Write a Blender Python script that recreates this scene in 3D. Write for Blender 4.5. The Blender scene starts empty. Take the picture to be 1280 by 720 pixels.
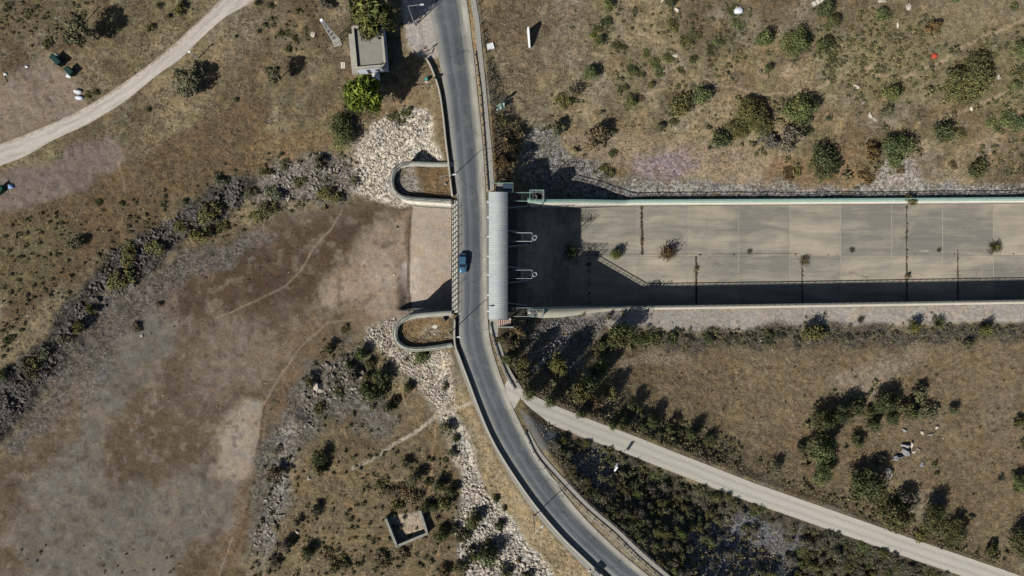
import bpy, bmesh, math, random
import numpy as np
from mathutils import Vector, Matrix

rng = np.random.default_rng(7)
random.seed(7)
S = bpy.context.scene
C = S.collection
H = 136.5          # drone height above the road (m)
K = 0.16           # metres per photo pixel at road level
SUN_AZ = (0.729, 0.684)   # direction shadows fall
SUN_EL = 41.5

def lin(c):
    c = np.asarray(c, float) / 255.0
    return np.where(c <= 0.04045, c / 12.92, ((c + 0.055) / 1.055) ** 2.4)
ALB = 1.0         # photo brightness -> albedo divisor (set with exposure)
def alb(c, k=None):
    return np.clip(lin(c) / (k or ALB), 0.01, 0.8)

def W(px, py, z=0.0):
    f = K * (1 - np.asarray(z, float) / H)
    return (np.asarray(px, float) - 640) * f, (360 - np.asarray(py, float)) * f
def W3(px, py, z=0.0):
    x, y = W(px, py, z)
    return Vector((float(x), float(y), float(z)))
def PXY(x, y, z):
    f = K * (1 - z / H)
    return 640 + x / f, 360 - y / f

# ------------------------------------------------------------------ noise
def _hash(ix, iy, s):
    h = (ix.astype(np.int64) * 374761393 + iy.astype(np.int64) * 668265263 + s * 982451653) & 0xffffffff
    h = ((h ^ (h >> 13)) * 1274126177) & 0xffffffff
    return ((h ^ (h >> 16)) & 0xffff) / 65535.0
def vnoise(x, y, s=0):
    ix = np.floor(x); iy = np.floor(y); fx = x - ix; fy = y - iy
    ix = ix.astype(np.int64); iy = iy.astype(np.int64)
    ux = fx * fx * (3 - 2 * fx); uy = fy * fy * (3 - 2 * fy)
    a = _hash(ix, iy, s); b = _hash(ix + 1, iy, s); c = _hash(ix, iy + 1, s); d = _hash(ix + 1, iy + 1, s)
    return (a + (b - a) * ux) * (1 - uy) + (c + (d - c) * ux) * uy
def fbm(x, y, sc, octv=4, s=0):
    t = np.zeros_like(x, float); a = 1.0; n = 0.0
    for i in range(octv):
        t += a * vnoise(x / sc * 2 ** i + 17.3 * i, y / sc * 2 ** i + 9.1 * i, s + i * 7)
        n += a; a *= 0.5
    return t / n
def sstep(a, b, x):
    t = np.clip((x - a) / (b - a), 0, 1)
    return t * t * (3 - 2 * t)
def sdist(px, py, poly):
    """signed distance to polygon (negative inside)"""
    p = np.asarray(poly, float); n = len(p)
    d = np.full(px.shape, 1e18); ins = np.zeros(px.shape, bool)
    for i in range(n):
        a = p[i]; b = p[(i + 1) % n]; e = b - a
        wx = px - a[0]; wy = py - a[1]
        t = np.clip((wx * e[0] + wy * e[1]) / (e @ e + 1e-12), 0, 1)
        d = np.minimum(d, (wx - e[0] * t) ** 2 + (wy - e[1] * t) ** 2)
        c = ((a[1] > py) != (b[1] > py)) & (px < (b[0] - a[0]) * (py - a[1]) / (b[1] - a[1] + 1e-12) + a[0])
        ins ^= c
    d = np.sqrt(d)
    return np.where(ins, -d, d)
def ldist(px, py, line, vals=None):
    p = np.asarray(line, float)
    d = np.full(px.shape, 1e18); v = np.zeros(px.shape)
    for i in range(len(p) - 1):
        a = p[i]; b = p[i + 1]; e = b - a
        wx = px - a[0]; wy = py - a[1]
        t = np.clip((wx * e[0] + wy * e[1]) / (e @ e + 1e-12), 0, 1)
        q = (wx - e[0] * t) ** 2 + (wy - e[1] * t) ** 2
        m = q < d
        d = np.where(m, q, d)
        if vals is not None:
            v = np.where(m, vals[i] + (vals[i + 1] - vals[i]) * t, v)
    return (np.sqrt(d), v) if vals is not None else np.sqrt(d)
def spline(pts, step):
    """Catmull-Rom through pts (any dim), resampled about every step"""
    P = np.asarray(pts, float)
    P = np.vstack([2 * P[0] - P[1], P, 2 * P[-1] - P[-2]])
    out = []
    for i in range(1, len(P) - 2):
        L = np.linalg.norm((P[i + 1] - P[i])[:2])
        n = max(1, int(round(L / step)))
        t = np.linspace(0, 1, n, endpoint=False)[:, None]
        a, b, c, d = P[i - 1], P[i], P[i + 1], P[i + 2]
        out.append(0.5 * (2 * b + (c - a) * t + (2 * a - 5 * b + 4 * c - d) * t ** 2 + (3 * b - a - 3 * c + d) * t ** 3))
    out.append(P[-2][None])
    return np.vstack(out)

# ------------------------------------------------------------------ object helpers
def tag(o, label=None, cat=None, group=None, kind=None):
    if label: o['label'] = label
    if cat: o['category'] = cat
    if group: o['group'] = group
    if kind: o['kind'] = kind
    return o
def link(o, parent=None):
    C.objects.link(o)
    if parent is not None: o.parent = parent
    return o
def empty(name, loc=(0, 0, 0), rz=0.0, **kw):
    o = bpy.data.objects.new(name, None); C.objects.link(o)
    o.location = loc; o.rotation_euler = (0, 0, rz); o.empty_display_size = 0.3
    return tag(o, **kw)
def mesh_np(name, v, f, mats=None, attrs=None, smooth=False, midx=None):
    """f: (n,k) int array or list of such arrays"""
    me = bpy.data.meshes.new(name)
    fs = f if isinstance(f, list) else [f]
    v = np.asarray(v, np.float32)
    me.vertices.add(len(v)); me.vertices.foreach_set('co', v.ravel())
    idx = np.concatenate([a.ravel() for a in fs]).astype(np.int32)
    tot = np.concatenate([np.full(len(a), a.shape[1]) for a in fs]).astype(np.int32)
    st = np.concatenate([[0], np.cumsum(tot)[:-1]]).astype(np.int32)
    me.loops.add(len(idx)); me.loops.foreach_set('vertex_index', idx)
    me.polygons.add(len(tot)); me.polygons.foreach_set('loop_start', st); me.polygons.foreach_set('loop_total', tot)
    if smooth: me.polygons.foreach_set('use_smooth', np.ones(len(tot), bool))
    if midx is not None: me.polygons.foreach_set('material_index', np.asarray(midx, np.int32))
    for k, a in (attrs or {}).items():
        a = np.asarray(a, np.float32)
        if a.ndim == 1:
            at = me.attributes.new(k, 'FLOAT', 'POINT'); at.data.foreach_set('value', a)
        elif a.shape[1] == 3:
            at = me.attributes.new(k, 'FLOAT_VECTOR', 'POINT'); at.data.foreach_set('vector', a.ravel())
    for m in (mats or []): me.materials.append(m)
    me.update(calc_edges=True)
    return me
def obj_np(name, v, f, mat, parent=None, attrs=None, smooth=False):
    return link(bpy.data.objects.new(name, mesh_np(name, v, f, [mat], attrs, smooth)), parent)
class MB:
    """collects simple shapes into one mesh"""
    def __init__(s): s.bm = bmesh.new()
    def box(s, c, d, rz=0.0, taper=1.0, rx=0.0):
        M = Matrix.Translation(c) @ Matrix.Rotation(rz, 4, 'Z') @ Matrix.Rotation(rx, 4, 'X')
        vs = []
        for sz in (-1, 1):
            t = taper if sz > 0 else 1.0
            for sx, sy in ((-1, -1), (1, -1), (1, 1), (-1, 1)):
                vs.append(s.bm.verts.new(M @ Vector((sx * d[0] / 2 * t, sy * d[1] / 2 * t, sz * d[2] / 2))))
        for q in ((3, 2, 1, 0), (4, 5, 6, 7), (0, 1, 5, 4), (1, 2, 6, 5), (2, 3, 7, 6), (3, 0, 4, 7)):
            s.bm.faces.new([vs[i] for i in q])
        return s
    def tube(s, pts, r, n=6, r2=None, caps=True):
        pts = [Vector(p) for p in pts]; rings = []
        for i, p in enumerate(pts):
            d = (pts[min(i + 1, len(pts) - 1)] - pts[max(i - 1, 0)]).normalized()
            a = d.orthogonal().normalized() if i == 0 else (a - d * a.dot(d)).normalized()
            b = d.cross(a)
            rr = r if r2 is None else r + (r2 - r) * i / max(1, len(pts) - 1)
            rings.append([s.bm.verts.new(p + (a * math.cos(t) + b * math.sin(t)) * rr) for t in [2 * math.pi * k / n for k in range(n)]])
        for A, B in zip(rings, rings[1:]):
            for k in range(n): s.bm.faces.new((A[k], A[(k + 1) % n], B[(k + 1) % n], B[k]))
        if caps and n > 2:
            s.bm.faces.new(rings[0][::-1]); s.bm.faces.new(rings[-1])
        return s
    def prism(s, poly, z0, z1):
        A = [s.bm.verts.new((p[0], p[1], z0)) for p in poly]; B = [s.bm.verts.new((p[0], p[1], z1)) for p in poly]
        n = len(poly)
        s.bm.faces.new(A[::-1]); s.bm.faces.new(B)
        for k in range(n): s.bm.faces.new((A[k], A[(k + 1) % n], B[(k + 1) % n], B[k]))
        return s
    def poly(s, pts):
        s.bm.faces.new([s.bm.verts.new(p) for p in pts]); return s
    def build(s, name, mat, parent=None, bevel=0.0, smooth=False):
        bmesh.ops.recalc_face_normals(s.bm, faces=s.bm.faces)
        if bevel:
            bmesh.ops.bevel(s.bm, geom=list(s.bm.edges), offset=bevel, segments=1, affect='EDGES', profile=0.5)
        me = bpy.data.meshes.new(name); s.bm.to_mesh(me); s.bm.free(); me.materials.append(mat)
        if smooth:
            for p in me.polygons: p.use_smooth = True
        return link(bpy.data.objects.new(name, me), parent)
def ribbon(name, line, w, z0, z1, mat, parent=None):
    """solid ribbon along a 2-D/3-D polyline: width w, from z0 to z1 (scalars or arrays, added to line z)"""
    L = np.asarray(line, float)
    if L.shape[1] == 2: L = np.column_stack([L, np.zeros(len(L))])
    d = np.gradient(L[:, :2], axis=0); d /= np.linalg.norm(d, axis=1)[:, None] + 1e-9
    n = np.column_stack([-d[:, 1], d[:, 0]]) * w / 2
    z0 = np.broadcast_to(z0, len(L)); z1 = np.broadcast_to(z1, len(L))
    a = np.column_stack([L[:, :2] + n, L[:, 2] + z0]); b = np.column_stack([L[:, :2] - n, L[:, 2] + z0])
    c = np.column_stack([L[:, :2] - n, L[:, 2] + z1]); e = np.column_stack([L[:, :2] + n, L[:, 2] + z1])
    m = len(L); v = np.vstack([a, b, c, e]); i = np.arange(m - 1)
    f = np.vstack([np.column_stack([i + p * m, i + 1 + p * m, i + 1 + q * m, i + q * m]) for p, q in ((0, 1), (1, 2), (2, 3), (3, 0))])
    caps = np.array([[0, m, 2 * m, 3 * m], [m - 1, 4 * m - 1, 3 * m - 1, 2 * m - 1]])
    return obj_np(name, v, np.vstack([f, caps]), mat, parent)
def sheet(name, A, B, mat, nu=12, parent=None, uoff=None):
    """sheet between two 3-D polylines of equal length; attribute uvw = (u across, metres along, width)"""
    A = np.asarray(A, float); B = np.asarray(B, float); m = len(A)
    t = np.linspace(0, 1, nu + 1)
    v = A[:, None, :] + (B - A)[:, None, :] * t[None, :, None]
    mid = (A + B) / 2; s = np.concatenate([[0], np.cumsum(np.linalg.norm(np.diff(mid, axis=0), axis=1))])
    uv = np.zeros((m, nu + 1, 3)); uv[:, :, 0] = t[None]; uv[:, :, 1] = s[:, None]
    uv[:, :, 2] = np.linalg.norm(B - A, axis=1)[:, None]
    i, j = np.meshgrid(np.arange(m - 1), np.arange(nu), indexing='ij')
    q = (i * (nu + 1) + j).ravel()
    f = np.column_stack([q, q + 1, q + nu + 2, q + nu + 1])
    return obj_np(name, v.reshape(-1, 3), f, mat, parent, {'uvw': uv.reshape(-1, 3)})

# ------------------------------------------------------------------ materials
def newmat(name):
    m = bpy.data.materials.new(name); m.use_nodes = True
    nt = m.node_tree; nt.nodes.clear()
    out = nt.nodes.new('ShaderNodeOutputMaterial'); b = nt.nodes.new('ShaderNodeBsdfPrincipled')
    nt.links.new(b.outputs[0], out.inputs[0])
    b.inputs['Roughness'].default_value = 0.85; b.inputs['Specular IOR Level'].default_value = 0.2
    return m, nt, b
def nd(nt, t, **kw):
    n = nt.nodes.new(t)
    for k, v in kw.items(): setattr(n, k, v)
    return n
def noise(nt, vec, scale, detail=4, rough=0.6, dist=0.0):
    n = nd(nt, 'ShaderNodeTexNoise'); n.inputs['Scale'].default_value = scale
    n.inputs['Detail'].default_value = detail; n.inputs['Roughness'].default_value = rough; n.inputs['Distortion'].default_value = dist
    if vec is not None: nt.links.new(vec, n.inputs['Vector'])
    return n.outputs['Fac']
def math_(nt, op, a, b=None, clamp=False):
    n = nd(nt, 'ShaderNodeMath', operation=op, use_clamp=clamp)
    for i, x in enumerate((a, b)):
        if x is None: continue
        if isinstance(x, (int, float)): n.inputs[i].default_value = x
        else: nt.links.new(x, n.inputs[i])
    return n.outputs[0]
def maprange(nt, x, a, b, c, d):
    n = nd(nt, 'ShaderNodeMapRange'); nt.links.new(x, n.inputs[0])
    for i, v in enumerate((a, b, c, d)): n.inputs[i + 1].default_value = v
    return n.outputs[0]
def mix(nt, fac, a, b, mode='MIX'):
    n = nd(nt, 'ShaderNodeMix', data_type='RGBA', blend_type=mode)
    if isinstance(fac, (int, float)): n.inputs[0].default_value = fac
    else: nt.links.new(fac, n.inputs[0])
    for i, x in ((6, a), (7, b)):
        if isinstance(x, (tuple, list, np.ndarray)): n.inputs[i].default_value = (*[float(q) for q in x[:3]], 1)
        else: nt.links.new(x, n.inputs[i])
    return n.outputs[2]
def scalec(nt, col, fac):
    n = nd(nt, 'ShaderNodeVectorMath', operation='SCALE'); nt.links.new(col, n.inputs[0])
    if isinstance(fac, (int, float)): n.inputs[3].default_value = fac
    else: nt.links.new(fac, n.inputs[3])
    return n.outputs[0]
def objco(nt): return nd(nt, 'ShaderNodeTexCoord').outputs['Object']
def geopos(nt): return nd(nt, 'ShaderNodeNewGeometry').outputs['Position']
def mapping(nt, vec, scale, rot=(0, 0, 0)):
    n = nd(nt, 'ShaderNodeMapping'); nt.links.new(vec, n.inputs[0]); n.inputs['Scale'].default_value = scale; n.inputs['Rotation'].default_value = rot
    return n.outputs[0]
def bump(nt, b, h, strength, dist=0.1):
    n = nd(nt, 'ShaderNodeBump'); n.inputs['Strength'].default_value = strength; n.inputs['Distance'].default_value = dist
    nt.links.new(h, n.inputs['Height']); nt.links.new(n.outputs[0], b.inputs['Normal'])
def attr(nt, name, t='GEOMETRY'):
    n = nd(nt, 'ShaderNodeAttribute', attribute_name=name, attribute_type=t); return n
def mottled(name, col, var=0.25, scale=1.0, rough=0.85, bumpk=0.0, metal=0.0, streak=None):
    """plain surface with two-scale mottling; col in linear albedo"""
    m, nt, b = newmat(name); v = geopos(nt)
    if streak: v = mapping(nt, v, streak)
    n = math_(nt, 'ADD', math_(nt, 'MULTIPLY', noise(nt, v, 0.5 * scale, 5, 0.65), 0.6), math_(nt, 'MULTIPLY', noise(nt, v, 4 * scale, 4, 0.7), 0.4))
    f = maprange(nt, n, 0.3, 0.7, 1 - var, 1 + var)
    base = nd(nt, 'ShaderNodeRGB'); base.outputs[0].default_value = (*[float(q) for q in col], 1)
    nt.links.new(scalec(nt, base.outputs[0], f), b.inputs['Base Color'])
    b.inputs['Roughness'].default_value = rough; b.inputs['Metallic'].default_value = metal
    if bumpk: bump(nt, b, n, bumpk)
    return m

M = {}
def concrete(name, srgb, var=0.22, scale=1.0): M[name] = mottled(name, alb(srgb), var, scale, 0.9, 0.3); return M[name]
concrete('concrete', (165, 160, 148)); concrete('pale_concrete', (205, 198, 182)); concrete('grey_concrete', (128, 128, 122), 0.3)
concrete('weathered_concrete', (140, 140, 130), 0.35, 2.0); concrete('kerb', (150, 148, 142), 0.25, 2.0)
M['joint'] = mottled('joint_filler', alb((164, 157, 143)), 0.35, 1.5); M['joint_soil'] = mottled('joint_soil', alb((84, 74, 60)), 0.4, 3)
concrete('white_paint', (235, 235, 232), 0.06); concrete('dirty_white', (205, 205, 205), 0.15, 2)
concrete('white_stone', (228, 220, 202), 0.12, 2)
concrete('roof_screed', (140, 135, 126), 0.2, 1.5)
M['galv'] = mottled('galvanised_steel', (0.42, 0.43, 0.43), 0.15, 2, 0.5, 0, 0.4)
M['dark_steel'] = mottled('dark_steel', (0.06, 0.065, 0.07), 0.2, 2, 0.6)
M['green_rail'] = mottled('green_rail_paint', (0.22, 0.36, 0.31), 0.2, 2, 0.6)
M['white_rail'] = mottled('white_rail_paint', (0.5, 0.52, 0.52), 0.1, 2, 0.5)
M['black'] = mottled('rubber', (0.02, 0.02, 0.022), 0.2, 4, 0.8)
M['bin_green'] = mottled('bin_plastic', (0.018, 0.05, 0.042), 0.2, 2, 0.5)
M['bin_green2'] = mottled('bin_plastic_bright', (0.012, 0.10, 0.062), 0.2, 2, 0.5)
M['bag_white'] = mottled('white_plastic', (0.62, 0.64, 0.66), 0.15, 3, 0.45)
M['bag_blue'] = mottled('blue_plastic', (0.25, 0.36, 0.55), 0.2, 3, 0.45)
M['navy'] = mottled('navy_paint', (0.035, 0.06, 0.09), 0.2, 2, 0.6)
M['wood'] = mottled('pallet_wood', (0.22, 0.17, 0.11), 0.3, 3)
M['red_cloth'] = mottled('red_plastic', (0.42, 0.07, 0.035), 0.2, 3, 0.6)
M['bark'] = mottled('bark', (0.11, 0.085, 0.06), 0.35, 3)
M['soil'] = mottled('soil', alb((140, 116, 88)), 0.3, 2)
M['rust'] = mottled('rusty_steel', (0.16, 0.08, 0.045), 0.3, 3)
M['teal'] = mottled('teal_plastic', (0.08, 0.33, 0.26), 0.15, 3, 0.5)
M['red'] = mottled('sign_red', (0.55, 0.05, 0.05), 0.1, 3, 0.4)
M['car_blue'] = mottled('car_paint', (0.065, 0.15, 0.23), 0.05, 1, 0.3); 
for n_ in M['car_blue'].node_tree.nodes:
    if n_.type == 'BSDF_PRINCIPLED': n_.inputs['Coat Weight'].default_value = 0.6; n_.inputs['Metallic'].default_value = 0.3
M['glass'] = mottled('car_glass', (0.015, 0.02, 0.03), 0.1, 1, 0.08)
M['lamp_glass'] = mottled('lamp_glass', (0.7, 0.7, 0.68), 0.05, 3, 0.2)
M['tail_red'] = mottled('tail_red', (0.4, 0.02, 0.02), 0.05, 3, 0.3)
M['chrome'] = mottled('wheel_rim', (0.5, 0.5, 0.52), 0.1, 4, 0.3, 0, 0.8)

def foliage(name, col, var=0.35):
    m, nt, b = newmat(name)
    t = attr(nt, 'tint').outputs['Fac']
    r = nd(nt, 'ShaderNodeObjectInfo').outputs['Random']
    base = mix(nt, r, np.array(col) * np.array([1.18, 1.05, 0.9]), np.array(col) * np.array([0.85, 0.93, 1.0]))
    dry = np.array([col[0] * 1.8, col[1] * 1.45, col[2] * 1.2])
    base = mix(nt, maprange(nt, t, 0.75, 1.5, 0.0, 0.75), base, dry)
    nt.links.new(scalec(nt, base, t), b.inputs['Base Color'])
    b.inputs['Roughness'].default_value = 0.75; b.inputs['Specular IOR Level'].default_value = 0.25
    M[name] = m
foliage('leaf_green', (0.098, 0.126, 0.050)); foliage('leaf_bright', (0.098, 0.146, 0.022)); foliage('leaf_olive', (0.102, 0.106, 0.043))
foliage('leaf_dark', (0.068, 0.084, 0.036)); foliage('leaf_sage', (0.108, 0.120, 0.072)); foliage('leaf_yellow', (0.118, 0.122, 0.044))
foliage('leaf_brown', (0.135, 0.112, 0.068)); foliage('leaf_rust', (0.12, 0.088, 0.042)); foliage('leaf_grey', (0.110, 0.108, 0.086))
foliage('straw', (0.270, 0.225, 0.160)); foliage('scrub_mat', (0.12, 0.122, 0.062))

foliage('leaf_pine', (0.082, 0.098, 0.030))
# rock material: tint attribute scales albedo; object random adds a little
def rockmat(name, col):
    m, nt, b = newmat(name); v = geopos(nt)
    n = noise(nt, v, 3.0, 5, 0.7)
    f = math_(nt, 'MULTIPLY', maprange(nt, n, 0.3, 0.7, 0.72, 1.22), attr(nt, 'tint').outputs['Fac'])
    f = math_(nt, 'MULTIPLY', f, maprange(nt, nd(nt, 'ShaderNodeObjectInfo').outputs['Random'], 0, 1, 0.85, 1.12))
    base = nd(nt, 'ShaderNodeRGB'); base.outputs[0].default_value = (*[float(q) for q in col], 1)
    nt.links.new(scalec(nt, base.outputs[0], f), b.inputs['Base Color']); bump(nt, b, n, 0.5)
    M[name] = m
rockmat('rock_white', alb((192, 182, 164))); rockmat('rock_dark', alb((101, 96, 90))); rockmat('rock_pink', alb((137, 128, 119)))
rockmat('rock_grey', alb((140, 139, 138))); rockmat('rock_tan', alb((186, 176, 158)))

# terrain
def terrain_material():
    m, nt, b = newmat('ground'); v = objco(nt)
    col = attr(nt, 'Col').outputs['Vector']; tex = nd(nt, 'ShaderNodeSeparateXYZ'); nt.links.new(attr(nt, 'Tex').outputs['Vector'], tex.inputs[0])
    g, gr = tex.outputs[0], tex.outputs[1]
    n1 = noise(nt, v, 0.9, 6, 0.72, 0.4)         # clumps
    n2 = noise(nt, v, 3.2, 3, 0.8)               # speckle
    n3 = noise(nt, mapping(nt, v, (1.0, 3.0, 1), (0, 0, 0.9)), 0.6, 5, 0.7)   # combed streaks
    n4 = noise(nt, v, 0.12, 4, 0.6)
    gs = math_(nt, 'ADD', math_(nt, 'MULTIPLY', maprange(nt, n1, 0.3, 0.7, -0.34, 0.34), 1), math_(nt, 'ADD', maprange(nt, n2, 0.3, 0.7, -0.42, 0.42), maprange(nt, n3, 0.3, 0.7, -0.25, 0.25)))
    grass = math_(nt, 'MULTIPLY', gs, g)
    vor = nd(nt, 'ShaderNodeTexVoronoi'); vor.inputs['Scale'].default_value = 2.1; nt.links.new(v, vor.inputs['Vector'])
    sep = nd(nt, 'ShaderNodeSeparateColor'); nt.links.new(vor.outputs['Color'], sep.inputs[0])
    stone = math_(nt, 'MULTIPLY', math_(nt, 'ADD', maprange(nt, sep.outputs[0], 0, 1, -0.5, 0.55), maprange(nt, vor.outputs['Distance'], 0.25, 0.6, 0.05, -0.35)), gr)
    n5 = noise(nt, mapping(nt, v, (1.0, 0.35, 1), (0, 0, 0.7)), 1.6, 6, 0.78, 0.5)
    spk = maprange(nt, noise(nt, v, 5.5, 2, 0.5), 0.26, 0.34, -0.22, 0.0)
    smooth = math_(nt, 'ADD', math_(nt, 'ADD', maprange(nt, n1, 0.3, 0.7, -0.15, 0.15), maprange(nt, n2, 0.3, 0.7, -0.12, 0.12)), math_(nt, 'ADD', maprange(nt, n5, 0.3, 0.7, -0.10, 0.10), spk))
    tot = math_(nt, 'ADD', math_(nt, 'ADD', grass, stone), math_(nt, 'ADD', smooth, maprange(nt, n4, 0.3, 0.7, -0.08, 0.08)))
    f = math_(nt, 'MAXIMUM', math_(nt, 'ADD', tot, 1.0), 0.25)
    c = scalec(nt, col, f)
    hue = mix(nt, maprange(nt, noise(nt, v, 0.35, 5, 0.7), 0.35, 0.65, 0, 1), (1.06, 1.0, 0.9), (0.96, 1.0, 1.06))
    c = mix(nt, 1.0, c, hue, 'MULTIPLY')
    nt.links.new(c, b.inputs['Base Color']); b.inputs['Roughness'].default_value = 0.95; b.inputs['Specular IOR Level'].default_value = 0.1
    hgt = math_(nt, 'ADD', math_(nt, 'MULTIPLY', n1, 0.6), math_(nt, 'ADD', math_(nt, 'MULTIPLY', n2, 0.4), math_(nt, 'MULTIPLY', stone, 0.8)))
    bump(nt, b, hgt, 0.55, 0.35)
    return m
M['ground'] = terrain_material()

def road_material():
    m, nt, b = newmat('asphalt'); uv = attr(nt, 'uvw').outputs['Vector']; s = nd(nt, 'ShaderNodeSeparateXYZ'); nt.links.new(uv, s.inputs[0])
    v = geopos(nt)
    comb = nd(nt, 'ShaderNodeCombineXYZ'); nt.links.new(math_(nt, 'MULTIPLY', s.outputs[0], 7.0), comb.inputs[0]); nt.links.new(math_(nt, 'MULTIPLY', s.outputs[1], 0.06), comb.inputs[1])
    st = noise(nt, comb.outputs[0], 2.2, 6, 0.7)
    u = math_(nt, 'ADD', s.outputs[0], maprange(nt, st, 0.3, 0.7, -0.03, 0.03))
    r = nd(nt, 'ShaderNodeValToRGB'); nt.links.new(u, r.inputs[0])
    e = r.color_ramp.elements
    stops = [(0.0, (145, 143, 134)), (0.09, (139, 138, 131)), (0.16, (119, 121, 120)), (0.24, (90, 94, 97)), (0.34, (85, 88, 91)), (0.40, (102, 106, 107)), (0.48, (91, 95, 97)), (0.56, (82, 86, 89)), (0.72, (87, 90, 92)), (0.80, (132, 131, 124)), (0.90, (167, 162, 150)), (1.0, (156, 151, 139))]
    while len(e) < len(stops): e.new(0.5)
    for el, (p, c) in zip(e, stops): el.position = p; el.color = (*alb(c), 1)
    f = math_(nt, 'MULTIPLY', maprange(nt, st, 0.3, 0.7, 0.86, 1.14), maprange(nt, noise(nt, v, 3.0, 5, 0.75), 0.3, 0.7, 0.88, 1.12))
    f = math_(nt, 'MULTIPLY', f, maprange(nt, noise(nt, v, 0.15, 3, 0.6), 0.3, 0.7, 0.9, 1.1))
    vo = nd(nt, 'ShaderNodeTexVoronoi', feature='DISTANCE_TO_EDGE'); vo.inputs['Scale'].default_value = 0.22; vo.inputs['Randomness'].default_value = 1.0
    wn = nd(nt, 'ShaderNodeTexNoise'); wn.inputs['Scale'].default_value = 0.7; wn.inputs['Detail'].default_value = 5; nt.links.new(v, wn.inputs['Vector'])
    wv = nd(nt, 'ShaderNodeVectorMath', operation='MULTIPLY_ADD'); nt.links.new(wn.outputs['Color'], wv.inputs[0]); wv.inputs[1].default_value = (2.4, 2.4, 0); nt.links.new(v, wv.inputs[2]); nt.links.new(wv.outputs[0], vo.inputs['Vector'])
    cm = noise(nt, v, 0.12, 3, 0.6)
    crack = math_(nt, 'MULTIPLY', maprange(nt, vo.outputs['Distance'], 0.0, 0.03, 1, 0), maprange(nt, cm, 0.45, 0.6, 0, 0.4), True)
    f = math_(nt, 'MULTIPLY', f, math_(nt, 'SUBTRACT', 1.0, crack))
    vp = nd(nt, 'ShaderNodeTexVoronoi', distance='CHEBYCHEV'); vp.inputs['Scale'].default_value = 0.16; nt.links.new(uv, vp.inputs['Vector'])
    sc = nd(nt, 'ShaderNodeSeparateColor'); nt.links.new(vp.outputs['Color'], sc.inputs[0])
    f = math_(nt, 'MULTIPLY', f, maprange(nt, sc.outputs[0], 0, 1, 0.92, 1.07))
    dust = maprange(nt, noise(nt, v, 0.4, 6, 0.75), 0.52, 0.7, 0, 0.45)
    c = mix(nt, dust, scalec(nt, r.outputs[0], f), alb((128, 124, 115)))
    nt.links.new(c, b.inputs['Base Color']); b.inputs['Roughness'].default_value = 0.85
    return m
M['asphalt'] = road_material()
def track_material(name, srgb, edge, var=0.12, e0=0.36, ew=0.09):
    m, nt, b = newmat(name); uv = attr(nt, 'uvw').outputs['Vector']; s = nd(nt, 'ShaderNodeSeparateXYZ'); nt.links.new(uv, s.inputs[0]); v = geopos(nt)
    comb = nd(nt, 'ShaderNodeCombineXYZ'); nt.links.new(math_(nt, 'MULTIPLY', s.outputs[0], 8.0), comb.inputs[0]); nt.links.new(math_(nt, 'MULTIPLY', s.outputs[1], 0.08), comb.inputs[1])
    st = noise(nt, comb.outputs[0], 1.5, 5, 0.7)
    ed = math_(nt, 'ABSOLUTE', math_(nt, 'SUBTRACT', s.outputs[0], 0.5))
    ed = math_(nt, 'ADD', ed, maprange(nt, noise(nt, v, 0.8, 5, 0.7), 0.3, 0.7, -ew, ew))
    c = mix(nt, maprange(nt, ed, e0, 0.5, 0, 1), alb(srgb), alb(edge))
    rut = maprange(nt, math_(nt, 'ABSOLUTE', math_(nt, 'SUBTRACT', ed, 0.2)), 0.0, 0.12, 0.86, 1.05)
    f = math_(nt, 'MULTIPLY', maprange(nt, st, 0.3, 0.7, 1 - var, 1 + var), maprange(nt, noise(nt, v, 2.5, 5, 0.75), 0.3, 0.7, 0.9, 1.1))
    nt.links.new(scalec(nt, c, math_(nt, 'MULTIPLY', f, rut)), b.inputs['Base Color']); b.inputs['Roughness'].default_value = 0.95
    M[name] = m
track_material('gravel_track', (176, 168, 158), (142, 128, 112), 0.2, 0.34, 0.12); track_material('dirt_road', (177, 171, 159), (158, 150, 134), 0.07, 0.45, 0.03)

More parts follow.
